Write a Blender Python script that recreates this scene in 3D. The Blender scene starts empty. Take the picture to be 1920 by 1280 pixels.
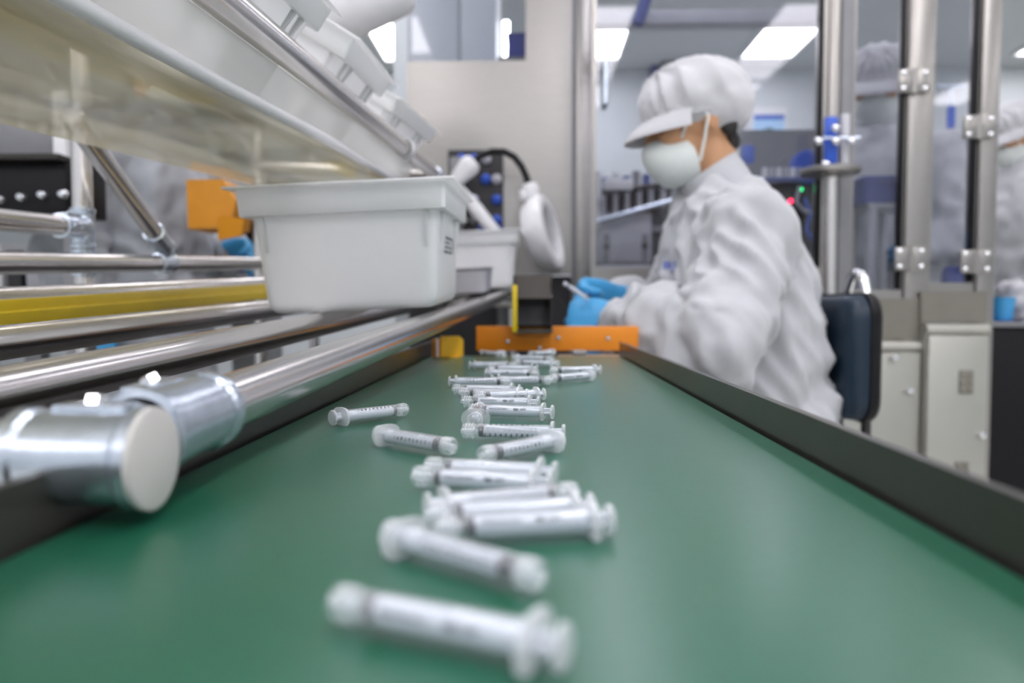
import bpy, bmesh, math, random
from mathutils import Vector, Matrix, noise

# ------------------------------------------------------------------ camera, world, exposure
S = bpy.context.scene
COL = S.collection
random.seed(7)
V = Vector
F = 1400.0                                   # focal length in pixels of the 1920 frame
CZ = 0.878                                   # camera height; the belt surface is at 0.80
BELT = 0.80
CAM = V((0, 0, CZ))
ROT = Matrix.Rotation(math.radians(1.514), 3, 'Z') @ Matrix.Rotation(math.radians(90 - 2.577), 3, 'X')
cd = bpy.data.cameras.new('camera')
cam = bpy.data.objects.new('camera', cd)
COL.objects.link(cam)
cam.location = CAM
cam.rotation_euler = ROT.to_euler()
cd.sensor_width = 36
cd.lens = F / 1920 * 36
cd.clip_start = 0.01
cd.dof.use_dof = True
cd.dof.focus_distance = 0.53
cd.dof.aperture_fstop = 4.9
S.camera = cam
w = bpy.data.worlds.new('world')
S.world = w
w.use_nodes = True
w.node_tree.nodes['Background'].inputs[0].default_value = (0.8, 0.88, 1, 1)
w.node_tree.nodes['Background'].inputs[1].default_value = 0.25
S.view_settings.view_transform = 'Standard'
S.view_settings.look = 'None'
S.view_settings.gamma = 1
S.view_settings.use_curve_mapping = False
S.view_settings.exposure = -0.15
LAMP = 11.0                                  # radiance of the ceiling panels
S.cycles.use_denoising = True
S.cycles.max_bounces = 8
S.cycles.transparent_max_bounces = 24
S.cycles.sample_clamp_indirect = 6


def ray(px, py):
    return ROT @ V(((px - 960) / F, -(py - 640) / F, -1))


def at(px, py, Y):
    d = ray(px, py)
    return CAM + d * (Y / d.y)


def onz(px, py, z):
    d = ray(px, py)
    return CAM + d * ((z - CAM.z) / d.z)


# ------------------------------------------------------------------ materials
def mat(name, col, rough=0.5, metal=0.0, noise_amt=0.04, nscale=30.0, bump=0.0, spec=0.5, stretch=None, emit=None, coat=0.0, sheen=0.0, sss=0.0, sssr=(0.01, 0.006, 0.004)):
    m = bpy.data.materials.new(name)
    m.use_nodes = True
    nt = m.node_tree
    p = nt.nodes['Principled BSDF']
    c = tuple(col) + (1,)
    p.inputs['Roughness'].default_value = rough
    p.inputs['Metallic'].default_value = metal
    p.inputs['Specular IOR Level'].default_value = spec
    p.inputs['Coat Weight'].default_value = coat
    p.inputs['Sheen Weight'].default_value = sheen
    if sss:
        p.inputs['Subsurface Weight'].default_value = sss
        p.inputs['Subsurface Radius'].default_value = sssr
        p.inputs['Subsurface Scale'].default_value = 1.0
    tc = nt.nodes.new('ShaderNodeTexCoord')
    mp = nt.nodes.new('ShaderNodeMapping')
    if stretch:
        mp.inputs['Scale'].default_value = stretch
    nz = nt.nodes.new('ShaderNodeTexNoise')
    nz.inputs['Scale'].default_value = nscale
    nz.inputs['Detail'].default_value = 4
    nt.links.new(tc.outputs['Object'], mp.inputs['Vector'])
    nt.links.new(mp.outputs['Vector'], nz.inputs['Vector'])
    rp = nt.nodes.new('ShaderNodeMapRange')
    rp.inputs['To Min'].default_value = 1 - noise_amt * 2
    rp.inputs['To Max'].default_value = 1 + noise_amt * 2
    nt.links.new(nz.outputs['Fac'], rp.inputs['Value'])
    mx = nt.nodes.new('ShaderNodeVectorMath')
    mx.operation = 'SCALE'
    mx.inputs[0].default_value = col
    nt.links.new(rp.outputs['Result'], mx.inputs['Scale'])
    nt.links.new(mx.outputs['Vector'], p.inputs['Base Color'])
    if bump:
        b = nt.nodes.new('ShaderNodeBump')
        b.inputs['Strength'].default_value = bump
        b.inputs['Distance'].default_value = 0.002
        nt.links.new(nz.outputs['Fac'], b.inputs['Height'])
        nt.links.new(b.outputs['Normal'], p.inputs['Normal'])
    if emit:
        p.inputs['Emission Color'].default_value = tuple(emit[0]) + (1,)
        p.inputs['Emission Strength'].default_value = emit[1]
    return m


def clear_mat(name, tint, body, body_amt, gloss_rough=0.08, edge=0.5, blend=0.35, refl=0.9, wave=0.0, transl=0.5):
    """thin clear plastic: transparent + a little milky body + Fresnel gloss, milkier at grazing angles"""
    m = bpy.data.materials.new(name)
    m.use_nodes = True
    nt = m.node_tree
    for n in list(nt.nodes):
        nt.nodes.remove(n)
    out = nt.nodes.new('ShaderNodeOutputMaterial')
    tr = nt.nodes.new('ShaderNodeBsdfTransparent')
    tr.inputs[0].default_value = tuple(tint) + (1,)
    df = nt.nodes.new('ShaderNodeBsdfDiffuse')
    df.inputs[0].default_value = tuple(body) + (1,)
    tl = nt.nodes.new('ShaderNodeBsdfTranslucent')
    tl.inputs[0].default_value = tuple(body) + (1,)
    md = nt.nodes.new('ShaderNodeMixShader')
    md.inputs[0].default_value = transl
    nt.links.new(df.outputs[0], md.inputs[1])
    nt.links.new(tl.outputs[0], md.inputs[2])
    lw = nt.nodes.new('ShaderNodeLayerWeight')
    lw.inputs[0].default_value = blend
    mr = nt.nodes.new('ShaderNodeMapRange')
    mr.inputs['To Min'].default_value = body_amt
    mr.inputs['To Max'].default_value = edge
    nt.links.new(lw.outputs['Facing'], mr.inputs['Value'])
    m1 = nt.nodes.new('ShaderNodeMixShader')
    nt.links.new(mr.outputs[0], m1.inputs[0])
    nt.links.new(tr.outputs[0], m1.inputs[1])
    nt.links.new(md.outputs[0], m1.inputs[2])
    gl = nt.nodes.new('ShaderNodeBsdfGlossy')
    gl.inputs['Roughness'].default_value = gloss_rough
    fr = nt.nodes.new('ShaderNodeLayerWeight')       # Schlick: the same from both faces of a thin wall
    fr.inputs[0].default_value = 0.5
    pw = nt.nodes.new('ShaderNodeMath')
    pw.operation = 'POWER'
    pw.inputs[1].default_value = 5
    nt.links.new(fr.outputs['Facing'], pw.inputs[0])
    ml = nt.nodes.new('ShaderNodeMath')
    ml.operation = 'MULTIPLY_ADD'
    ml.inputs[1].default_value = 0.96 * refl
    ml.inputs[2].default_value = 0.04 * refl
    nt.links.new(pw.outputs[0], ml.inputs[0])
    m2 = nt.nodes.new('ShaderNodeMixShader')
    nt.links.new(ml.outputs[0], m2.inputs[0])
    nt.links.new(m1.outputs[0], m2.inputs[1])
    nt.links.new(gl.outputs[0], m2.inputs[2])
    nt.links.new(m2.outputs[0], out.inputs[0])
    if wave:
        tc = nt.nodes.new('ShaderNodeTexCoord')
        mp = nt.nodes.new('ShaderNodeMapping')
        mp.inputs['Scale'].default_value = (9, 1.6, 1)
        nz = nt.nodes.new('ShaderNodeTexNoise')
        nz.inputs['Scale'].default_value = 1.6
        nz.inputs['Detail'].default_value = 2
        bp = nt.nodes.new('ShaderNodeBump')
        bp.inputs['Strength'].default_value = wave
        bp.inputs['Distance'].default_value = 0.02
        nt.links.new(tc.outputs['Object'], mp.inputs[0])
        nt.links.new(mp.outputs[0], nz.inputs['Vector'])
        nt.links.new(nz.outputs['Fac'], bp.inputs['Height'])
        for n in (gl, fr):
            nt.links.new(bp.outputs[0], n.inputs['Normal'])
    return m


M = dict(
    wall=mat('clean_room_wall', (0.66, 0.70, 0.72), 0.5, 0, 0.01, 3),
    ceil=mat('ceiling_board', (0.62, 0.65, 0.66), 0.6, 0, 0.01, 3),
    floor=mat('epoxy_floor', (0.60, 0.61, 0.57), 0.25, 0, 0.03, 2),
    lamp=mat('lamp_diffuser', (0.9, 0.9, 0.9), 0.5, emit=((1.0, 0.965, 1.02), LAMP)),
    steel=mat('brushed_steel', (0.37, 0.352, 0.33), 0.33, 0.9, 0.05, 14, 0.06, stretch=(1, 1, 30)),
    steel_dark=mat('satin_rail_steel', (0.075, 0.07, 0.06), 0.28, 0.55, 0.06, 40, 0.03),
    cabinet=mat('pale_cabinet_steel', (0.47, 0.465, 0.415), 0.35, 0.6, 0.04, 6),
    chrome=mat('polished_pipe_steel', (0.72, 0.69, 0.67), 0.22, 1.0, 0.02, 20, 0.02, stretch=(1, 0.1, 1)),
    bright=mat('bright_chrome', (0.88, 0.88, 0.9), 0.08, 1.0),
    zinc=mat('zinc_joint', (0.60, 0.66, 0.74), 0.27, 0.9, 0.10, 60, 0.15),
    capwhite=mat('ivory_end_cap', (0.58, 0.56, 0.53), 0.4, 0, 0.03),
    yellow=mat('yellow_plastic_rail', (0.78, 0.57, 0.008), 0.35, 0, 0.03),
    yelbox=mat('amber_plastic', (0.62, 0.25, 0.004), 0.5, 0, 0.05),
    yelsign=mat('yellow_painted_steel', (0.78, 0.42, 0.006), 0.45, 0, 0.03),
    orange=mat('orange_painted_steel', (0.74, 0.235, 0.004), 0.5, 0, 0.03),
    green=mat('green_belt', (0.010, 0.092, 0.050), 0.30, 0, 0.06, 160, 0.03, spec=0.75),
    black=mat('black_plastic', (0.005, 0.005, 0.006), 0.5, spec=0.25),
    rubber=mat('dark_rubber', (0.008, 0.012, 0.025), 0.5, spec=0.3),
    darkgrey=mat('dark_machine_grey', (0.035, 0.034, 0.036), 0.45, 0.2),
    midgrey=mat('mid_machine_grey', (0.23, 0.23, 0.24), 0.45, 0.2),
    lightgrey=mat('light_machine_grey', (0.52, 0.52, 0.55), 0.4),
    band=mat('satin_band_steel', (0.24, 0.225, 0.19), 0.4, 0.5),
    brown=mat('dark_bronze_chute', (0.04, 0.035, 0.03), 0.4, 0.5),
    bin=mat('pale_grey_bin_plastic', (0.86, 0.875, 0.885), 0.35, 0, 0.01, 20, coat=0.05, sss=0.5, sssr=(0.02, 0.02, 0.02)),
    white=mat('white_plastic', (0.82, 0.82, 0.83), 0.35),
    ink=mat('black_ink', (0.01, 0.01, 0.014), 0.5),
    greyink=mat('grey_ink', (0.12, 0.13, 0.14), 0.6),
    cloth=mat('white_smock_cloth', (0.48, 0.49, 0.51), 0.75, 0, 0.02, 60, 0.12, sheen=0.2),
    cloth2=mat('white_cap_cloth', (0.56, 0.56, 0.58), 0.75, 0, 0.02, 60, 0.12, sheen=0.2),
    cloth3=mat('silver_grey_smock_cloth', (0.36, 0.38, 0.41), 0.55, 0, 0.03, 40, 0.1, sheen=0.3),
    mask=mat('mask_fabric', (0.74, 0.78, 0.75), 0.8, 0, 0.02, 80, 0.1),
    skin=mat('skin', (0.56, 0.30, 0.155), 0.5, 0, 0.05, 30, sss=0.05),
    hair=mat('black_hair', (0.012, 0.01, 0.009), 0.5),
    glove=mat('blue_nitrile', (0.055, 0.34, 0.66), 0.4, 0, 0.04, 30, 0.05),
    navy=mat('navy_vinyl', (0.007, 0.021, 0.040), 0.38, 0, 0.05, 60, 0.08, spec=0.4),
    blue=mat('blue_machine_plastic', (0.025, 0.10, 0.55), 0.35),
    deepblue=mat('deep_blue_crate', (0.012, 0.03, 0.33), 0.45),
    paleblue=mat('pale_blue_print', (0.42, 0.65, 0.92), 0.6),
    badge=mat('blue_badge_print', (0.16, 0.20, 0.48), 0.6),
    slate=mat('slate_crate', (0.06, 0.085, 0.30), 0.5),
    lens=clear_mat('lens_glass', (0.95, 0.95, 0.95), (0.8, 0.8, 0.8), 0.03, 0.03, 0.1),
    glass=clear_mat('machine_pane', (0.86, 0.87, 0.90), (0.5, 0.5, 0.55), 0.03, 0.03, 0.12, 0.3, 0.9),
    sheet=clear_mat('clear_pvc_sheet', (0.90, 0.88, 0.77), (0.58, 0.54, 0.39), 0.55, 0.09, 0.70, 0.45, 0.6, 0.06),
    film=clear_mat('milky_film', (0.96, 0.96, 0.95), (0.98, 0.98, 0.97), 0.50, 0.15, 0.75, 0.45, 0.5, 0.05, 0.6),
    syr=clear_mat('syringe_polypropylene', (0.98, 0.99, 1.0), (0.97, 0.98, 1.0), 0.05, 0.08, 0.42, 0.35, 0.9, 0, 0.15),
    syr2=clear_mat('syringe_flange_plastic', (0.98, 0.99, 1.0), (0.97, 0.98, 1.0), 0.20, 0.12, 0.80, 0.45, 0.9, 0, 0.3),
    plunger=clear_mat('plunger_plastic', (0.98, 0.99, 1.0), (0.74, 0.78, 0.83), 0.80, 0.2, 0.95, 0.5, 0.6, 0, 0.2),
    led_g=mat('green_led', (0, 0.5, 0.2), 0.4, emit=((0.0, 1.0, 0.25), 9)),
    led_r=mat('red_led', (0.6, 0, 0.05), 0.4, emit=((1.0, 0.02, 0.08), 9)),
    glow_w=mat('white_tube_and_glint', (0.9, 0.9, 0.9), 0.4, emit=((1.0, 0.98, 0.92), 14)),  # glow of the lit tube and of the highlights painted on the hopper
)


# ------------------------------------------------------------------ object helpers
def world_of(o):
    m = o.matrix_basis.copy()
    if o.parent:
        m = world_of(o.parent) @ o.matrix_parent_inverse @ m
    return m


def link(name, me, material, parent=None, smooth=35):
    if material is not None:
        me.materials.clear()
        me.materials.append(material)
    if smooth:
        for p in me.polygons:
            p.use_smooth = True
        me.set_sharp_from_angle(angle=math.radians(smooth))
    o = bpy.data.objects.new(name, me)
    COL.objects.link(o)
    if parent:
        o.parent = parent
        o.matrix_parent_inverse = world_of(parent).inverted()
    return o


def obj(name, bm, material, parent=None, smooth=35, label=None):
    me = bpy.data.meshes.new(name)
    bmesh.ops.recalc_face_normals(bm, faces=bm.faces)
    bm.to_mesh(me)
    bm.free()
    o = link(name, me, material, parent, smooth)
    if label:
        o['label'] = label
    return o


def tag(o, label, cat, group=None):
    o['label'] = label
    o['category'] = cat
    if group:
        o['group'] = group
    return o


def thing(name, label, cat, loc=(0, 0, 0), group=None):
    o = bpy.data.objects.new(name, None)
    o.empty_display_size = 0.05
    COL.objects.link(o)
    o.location = loc
    return tag(o, label, cat, group)


def struct(name, bm, material):
    o = obj(name, bm, material)
    o['kind'] = 'structure'
    return o


def dup(root, mw, label, group=None):
    r = root.copy()
    COL.objects.link(r)
    r.matrix_basis = mw
    r['label'] = label
    if group:
        r['group'] = group
    for ch in list(root.children):
        c = ch.copy()
        COL.objects.link(c)
        c.parent = r
        c.matrix_parent_inverse = ch.matrix_parent_inverse.copy()
        for g in list(ch.children):
            d = g.copy()
            COL.objects.link(d)
            d.parent = c
            d.matrix_parent_inverse = g.matrix_parent_inverse.copy()
    return r


# ------------------------------------------------------------------ shape helpers (all add to a bmesh)
def B():
    return bmesh.new()


def box(bm, c, s, R=None, bev=0.0, seg=2):
    t = bmesh.new()
    bmesh.ops.create_cube(t, size=1)
    for v in t.verts:
        v.co = V((v.co.x * s[0], v.co.y * s[1], v.co.z * s[2]))
    if bev:
        bmesh.ops.bevel(t, geom=list(t.edges), offset=bev, segments=seg, affect='EDGES', profile=0.5)
    for v in t.verts:
        v.co = (R @ v.co if R else v.co) + V(c)
    merge(bm, t)
    return bm


def merge(bm, t):
    base = {}
    for v in t.verts:
        base[v] = bm.verts.new(v.co)
    for f in t.faces:
        try:
            bm.faces.new([base[v] for v in f.verts])
        except ValueError:
            pass
    t.free()


def frames(pts):
    n = len(pts)
    tans = []
    for i in range(n):
        a = pts[max(i - 1, 0)]
        b = pts[min(i + 1, n - 1)]
        tans.append((b - a).normalized())
    up = V((0, 0, 1)) if abs(tans[0].z) < 0.9 else V((1, 0, 0))
    u = (up - tans[0] * up.dot(tans[0])).normalized()
    out = []
    for t in tans:
        u = (u - t * u.dot(t)).normalized()
        out.append((t, u, t.cross(u)))
    return out


def tube(bm, pts, r, seg=16, caps=True, closed=False, squash=None):
    pts = [V(p) for p in pts]
    n = len(pts)
    rs = r if isinstance(r, (list, tuple)) else [r] * n
    fr = frames(pts)
    rings = []
    for i in range(n):
        t, u, s = fr[i]
        a, b = (rs[i], rs[i]) if not squash else (rs[i] * squash[0], rs[i] * squash[1])
        rings.append([bm.verts.new(pts[i] + u * math.cos(k * 2 * math.pi / seg) * a + s * math.sin(k * 2 * math.pi / seg) * b) for k in range(seg)])
    for i in range(n - 1 + (1 if closed else 0)):
        A, C = rings[i], rings[(i + 1) % n]
        for k in range(seg):
            bm.faces.new((A[k], A[(k + 1) % seg], C[(k + 1) % seg], C[k]))
    if caps and not closed:
        bm.faces.new(list(reversed(rings[0])))
        bm.faces.new(rings[-1])
    return bm


def round_tube(bm, pts, r, seg=16):
    """tapered tube whose ends are domed"""
    pts = [V(p) for p in pts]
    rs = list(r)
    d0 = (pts[0] - pts[1]).normalized()
    d1 = (pts[-1] - pts[-2]).normalized()
    P, Rr = [], []
    for a in (80, 55, 28):
        P.append(pts[0] + d0 * rs[0] * math.sin(math.radians(a)))
        Rr.append(rs[0] * math.cos(math.radians(a)))
    P += pts
    Rr += rs
    for a in (28, 55, 80):
        P.append(pts[-1] + d1 * rs[-1] * math.sin(math.radians(a)))
        Rr.append(rs[-1] * math.cos(math.radians(a)))
    return tube(bm, P, Rr, seg)


def lathe(bm, prof, O=(0, 0, 0), axis=(0, 0, 1), seg=24, closed=False):
    """prof: list of (radius, height along axis)"""
    O = V(O)
    ax = V(axis).normalized()
    up = V((0, 0, 1)) if abs(ax.z) < 0.9 else V((1, 0, 0))
    u = (up - ax * up.dot(ax)).normalized()
    s = ax.cross(u)
    rings = []
    for r, h in prof:
        if r < 1e-6:
            rings.append([bm.verts.new(O + ax * h)])
        else:
            rings.append([bm.verts.new(O + ax * h + (u * math.cos(k * 2 * math.pi / seg) + s * math.sin(k * 2 * math.pi / seg)) * r) for k in range(seg)])
    n = len(rings)
    for i in range(n - 1 + (1 if closed else 0)):
        A, C = rings[i], rings[(i + 1) % n]
        for k in range(seg):
            k2 = (k + 1) % seg
            if len(A) == 1 and len(C) == 1:
                continue
            if len(A) == 1:
                bm.faces.new((A[0], C[k2], C[k]))
            elif len(C) == 1:
                bm.faces.new((A[k], A[k2], C[0]))
            else:
                bm.faces.new((A[k], A[k2], C[k2], C[k]))
    return bm


def cyl(bm, a, b, r, seg=20, chamfer=0.0):
    a, b = V(a), V(b)
    L = (b - a).length
    c = chamfer or r * 0.08
    return lathe(bm, [(0, 0), (r - c, 0), (r, c), (r, L - c), (r - c, L), (0, L)], a, b - a, seg)


def ball(bm, c, r, R=None, seg=16, rings=10):
    t = bmesh.new()
    bmesh.ops.create_uvsphere(t, u_segments=seg, v_segments=rings, radius=1)
    for v in t.verts:
        q = V((v.co.x * r[0], v.co.y * r[1], v.co.z * r[2])) if isinstance(r, (tuple, list)) else v.co * r
        v.co = (R @ q if R else q) + V(c)
    merge(bm, t)
    return bm


def loft(bm, rings, caps=True):
    vr = [[bm.verts.new(p) for p in ring] for ring in rings]
    n = len(vr[0])
    for A, C in zip(vr, vr[1:]):
        for k in range(n):
            bm.faces.new((A[k], A[(k + 1) % n], C[(k + 1) % n], C[k]))
    if caps:
        bm.faces.new(list(reversed(vr[0])))
        bm.faces.new(vr[-1])
    return bm


def rrect(hx, hy, r, z, seg=5):
    out = []
    for cx, cy, a0 in ((hx - r, hy - r, 0), (-hx + r, hy - r, 90), (-hx + r, -hy + r, 180), (hx - r, -hy + r, 270)):
        for i in range(seg + 1):
            a = math.radians(a0 + 90 * i / seg)
            out.append(V((cx + r * math.cos(a), cy + r * math.sin(a), z)))
    return out


def plate(bm, outline, thick, Mx=None):
    """prism of a 2-D outline (x, y) extruded by thick in z, then placed by Mx"""
    a = [V((x, y, -thick / 2)) for x, y in outline]
    b = [V((x, y, thick / 2)) for x, y in outline]
    if Mx:
        a = [Mx @ p for p in a]
        b = [Mx @ p for p in b]
    return loft(bm, [a, b])


def basis(x, y, z, o):
    m = Matrix((x, y, z)).transposed().to_4x4()
    m.translation = V(o)
    return m


def text_mesh(body, size):
    cu = bpy.data.curves.new('print', 'FONT')
    cu.body = body
    cu.size = size
    cu.align_x = 'CENTER'
    cu.align_y = 'CENTER'
    cu.resolution_u = 2
    cu.offset = size * 0.022
    o = bpy.data.objects.new('print', cu)
    COL.objects.link(o)
    dg = bpy.context.evaluated_depsgraph_get()
    me = bpy.data.meshes.new_from_object(o.evaluated_get(dg))
    bpy.data.objects.remove(o)
    bpy.data.curves.remove(cu)
    return me


def remesh(bm, voxel, smooth=4, fac=0.5):
    me = bpy.data.meshes.new('tmp')
    bm.to_mesh(me)
    bm.free()
    o = bpy.data.objects.new('tmp', me)
    COL.objects.link(o)
    r = o.modifiers.new('r', 'REMESH')
    r.mode = 'VOXEL'
    r.voxel_size = voxel
    if smooth:
        s = o.modifiers.new('s', 'SMOOTH')
        s.iterations = smooth
        s.factor = fac
    dg = bpy.context.evaluated_depsgraph_get()
    out = bpy.data.meshes.new_from_object(o.evaluated_get(dg))
    bpy.data.objects.remove(o)
    bpy.data.meshes.remove(me)
    return out


def displace(me, fn):
    me.update()
    ns = [v.normal.copy() for v in me.vertices]
    for v, n in zip(me.vertices, ns):
        v.co = v.co + n * fn(v.co)
    me.update()


# ------------------------------------------------------------------ the room
X0, X1, Y0, Y1, H = -4.2, 5.2, -2.6, 5.5, 2.6
struct('floor', box(B(), ((X0 + X1) / 2, (Y0 + Y1) / 2, -0.05), (X1 - X0, Y1 - Y0, 0.1)), M['floor'])
struct('ceiling', box(B(), ((X0 + X1) / 2, (Y0 + Y1) / 2, H + 0.05), (X1 - X0, Y1 - Y0, 0.1)), M['ceil'])
struct('wall_back', box(B(), ((X0 + X1) / 2, Y1 + 0.05, H / 2), (X1 - X0 + 0.2, 0.1, H)), M['wall'])
struct('wall_front', box(B(), ((X0 + X1) / 2, Y0 - 0.05, H / 2), (X1 - X0 + 0.2, 0.1, H)), M['wall'])
struct('wall_left', box(B(), (X0 - 0.05, (Y0 + Y1) / 2, H / 2), (0.1, Y1 - Y0, H)), M['wall'])
struct('wall_right', box(B(), (X1 + 0.05, (Y0 + Y1) / 2, H / 2), (0.1, Y1 - Y0, H)), M['wall'])
struct('baseboard_back', box(B(), ((X0 + X1) / 2, Y1 - 0.008, 0.06), (X1 - X0, 0.016, 0.12)), M['lightgrey'])

# ceiling light panels (frame + diffuser), six columns by six rows
LX = (-3.3, -2.05, -0.84, 0.42, 1.59, 3.42)
LY = (-2.1, -1.35, -0.6, 0.2, 1.2, 2.4, 3.6, 4.87)  # closer rows behind the camera are unseen, added to brighten the bin faces
seen = {(-0.84, 4.87): 'square white ceiling light panel glowing beyond the upper bins',
        (0.42, 4.87): 'white ceiling light panel glowing just past the steel post beside the glass',
        (1.59, 4.87): 'large bright ceiling light panel above the seated worker behind the glass',
        (3.42, 4.87): 'bright ceiling light panel above the worker at the edge of the photo'}
first = None
for y in LY:
    for x in LX:
        if x < -1 and y > 0:
            continue
        lab = seen.get((x, y), 'white ceiling light panel in the unseen rows, those behind the camera added for fill')
        grp = 'ceiling light panels'
        if first is None:
            t = thing('ceiling_light', lab, 'ceiling light', (x, y, H), grp)
            fb = B()
            for sx in (-1, 1):
                box(fb, (x + sx * 0.175, y, H - 0.012), (0.02, 0.70, 0.024))
                box(fb, (x, y + sx * 0.34, H - 0.012), (0.33, 0.02, 0.024))
            obj('frame', fb, M['white'], t, 0)
            obj('diffuser', box(B(), (x, y, H - 0.006), (0.33, 0.66, 0.010)), M['lamp'], t, 0)
            first = t
        else:
            dup(first, Matrix.Translation((x, y, H)), lab, grp)
# ------------------------------------------------------------------ the belt conveyor
BX0, BX1, BY0, BY1 = -0.1625, 0.1414, -0.55, 1.235
cv = thing('belt_conveyor', 'green belt conveyor with dark steel side rails running towards the worker', 'conveyor', ((BX0 + BX1) / 2, 0.3, 0))
R_ = 0.024
pr = []
ymid = [(BY0 + R_, 90, 270), (BY1 - R_, 270, 450)]
for yc, a0, a1 in ymid:
    for i in range(13):
        a = math.radians(a0 + (a1 - a0) * i / 12)
        pr.append((yc + R_ * math.cos(a), BELT - R_ + R_ * math.sin(a)))
obj('belt', loft(B(), [[V((BX0, y, z)) for y, z in pr], [V((BX1, y, z)) for y, z in pr]]), M['green'], cv, 40)
for yc in (BY0 + R_, BY1 - R_):
    obj('roller', cyl(B(), (BX0 + 0.004, yc, BELT - R_), (BX1 - 0.004, yc, BELT - R_), R_ - 0.002), M['midgrey'], cv)
obj('slider_bed', box(B(), ((BX0 + BX1) / 2, (BY0 + BY1) / 2, BELT - 0.024), (BX1 - BX0 - 0.01, BY1 - BY0 - 0.12, 0.03)), M['midgrey'], cv, 0)
# side rails: a folded plate standing proud of the belt, with a lower channel
for sx, xe in ((-1, BX0), (1, BX1)):
    x = xe + sx * 0.0035
    sec = [(0, -0.075), (0, 0.0215), (sx * 0.0025, 0.0225), (sx * 0.0035, 0.0215), (sx * 0.0035, -0.07), (sx * 0.03, -0.07), (sx * 0.03, -0.075)]
    rb = B()
    loft(rb, [[V((x + a, y, BELT + b)) for a, b in sec] for y in (BY0 + 0.01, BY1 + 0.005)])
    rl = obj('side_rail', rb, M['steel_dark'], cv, 30)
    for i in range(6):
        y = -0.3 + i * 0.29
        obj('bolt', cyl(B(), (x + sx * 0.0035, y, BELT - 0.03), (x + sx * 0.0075, y, BELT - 0.03), 0.005, 6), M['zinc'], rl)
for y in (-0.35, 1.0):
    for x in (BX0 - 0.02, BX1 + 0.02):
        obj('leg', box(B(), (x, y, 0.36), (0.032, 0.04, 0.71), None, 0.003), M['steel_dark'], cv, 30)
# end plate of pale steel that takes the syringes past the belt's end
obj('end_plate', box(B(), ((0.045 + 0.19) / 2, 1.265, BELT - 0.004), (0.145, 0.05, 0.004)), M['cabinet'], cv, 0)
obj('end_plate', box(B(), ((-0.15 + 0.045) / 2, 1.27, BELT - 0.012), (0.195, 0.05, 0.004)), M['black'], cv, 0)

# orange stop board across the belt end
ob = thing('stop_board', 'long orange board screwed across the far end of the green belt', 'board', (0.05, 1.31, 0.79))
ox0, ox1 = (893 - 997) / F * 1.31, (1196 - 997) / F * 1.31
bb = B()
box(bb, ((ox0 + ox1) / 2, 1.312, BELT + 0.0245), (ox1 - ox0, 0.012, 0.043), None, 0.0015)
pl = obj('board', bb, M['orange'], ob)
for px, py in ((952, 640), (1047, 633), (1012, 652), (1140, 634)):
    p = at(px, py, 1.306)
    obj('screw', lathe(B(), [(0, 0.004), (0.003, 0.0035), (0.0042, 0.001), (0.0042, 0)], (p.x, 1.306, p.z), (0, -1, 0), 12), M['zinc'], ob)
for x in (ox0 + 0.03, ox1 - 0.03):
    obj('post', box(B(), (x, 1.325, BELT - 0.02), (0.02, 0.012, 0.08)), M['steel_dark'], ob, 0)

# small yellow bracket standing at the belt end
p0, p1 = at(822, 671, 1.16), at(862, 668, 1.16)
yb = thing('bracket', 'small yellow bent bracket standing at the belt end below the bin rails', 'bracket', (p0.x, 1.16, BELT))
cx = (p0.x + p1.x) / 2
bb = B()
w_ = 0.036
plate(bb, [(-w_ / 2, 0), (w_ / 2, 0), (w_ / 2, 0.026), (w_ / 2 - 0.006, 0.032), (-w_ / 2, 0.032)], 0.003,
      basis(V((0.94, 0.34, 0)), V((0, 0, 1)), V((0.34, -0.94, 0)), (cx + 0.004, 1.165, BELT + 0.002)))
obj('face_plate', bb, M['yelsign'], yb, 0)
obj('side_plate', box(B(), (cx - w_ / 2 - 0.003, 1.167, BELT + 0.015), (0.009, 0.030, 0.028)), M['orange'], yb, 0)
obj('edge_strip', box(B(), (cx - w_ / 2 + 0.001, 1.150, BELT + 0.0165), (0.003, 0.006, 0.029)), M['white'], yb, 0)
obj('foot_plate', box(B(), (cx, 1.172, BELT + 0.001), (w_ * 0.9, 0.02, 0.002)), M['yelsign'], yb, 0)

# dark discharge chute in front of the stop board
c0, c1 = at(962, 520, 1.27), at(1036, 624, 1.27)
xL, xR, zT, zB = c0.x, c1.x, c0.z, c1.z
ch = thing('discharge_chute', 'dark open metal chute with a yellow edge strip above the orange board', 'chute', ((xL + xR) / 2, 1.27, zB))
bb = B()
yc = 1.34
box(bb, (xL + 0.0015, yc, (zT + zB) / 2), (0.003, 0.14, zT - zB))
box(bb, (xR - 0.0015, yc, (zT + zB) / 2), (0.003, 0.14, zT - zB))
box(bb, ((xL + xR) / 2, 1.408, (zT + zB) / 2), (xR - xL, 0.003, zT - zB))
obj('shell', bb, M['brown'], ch, 0)
bb = B()
plate(bb, [(xL + 0.003, 0), (xR - 0.003, 0), (xR - 0.003, 0.12), (xL + 0.003, 0.12)], 0.003,
      basis(V((1, 0, 0)), V((0, 0.96, 0.28)), V((0, -0.28, 0.96)), (0, 1.275, zB + 0.012)))
obj('sloping_floor', bb, M['black'], ch, 0)
obj('top_plate', plate(B(), [(xL, 0), (xR, 0), (xR, 0.045), (xL, 0.045)], 0.003,
    basis(V((1, 0, 0)), V((0, 0.45, 0.893)), V((0, -0.893, 0.45)), (0, 1.268, zT - 0.036))), M['brown'], ch, 0)
obj('back_lining', box(B(), ((xL + xR) / 2, 1.404, (zT + zB) / 2 - 0.015), (xR - xL - 0.008, 0.003, zT - zB - 0.03)), M['black'], ch, 0)
obj('edge_strip', box(B(), (xL + 0.003, 1.2655, (zT + zB) / 2 - 0.006), (0.008, 0.006, zT - zB - 0.014), None, 0.001), M['yellow'], ch, 30)
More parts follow.
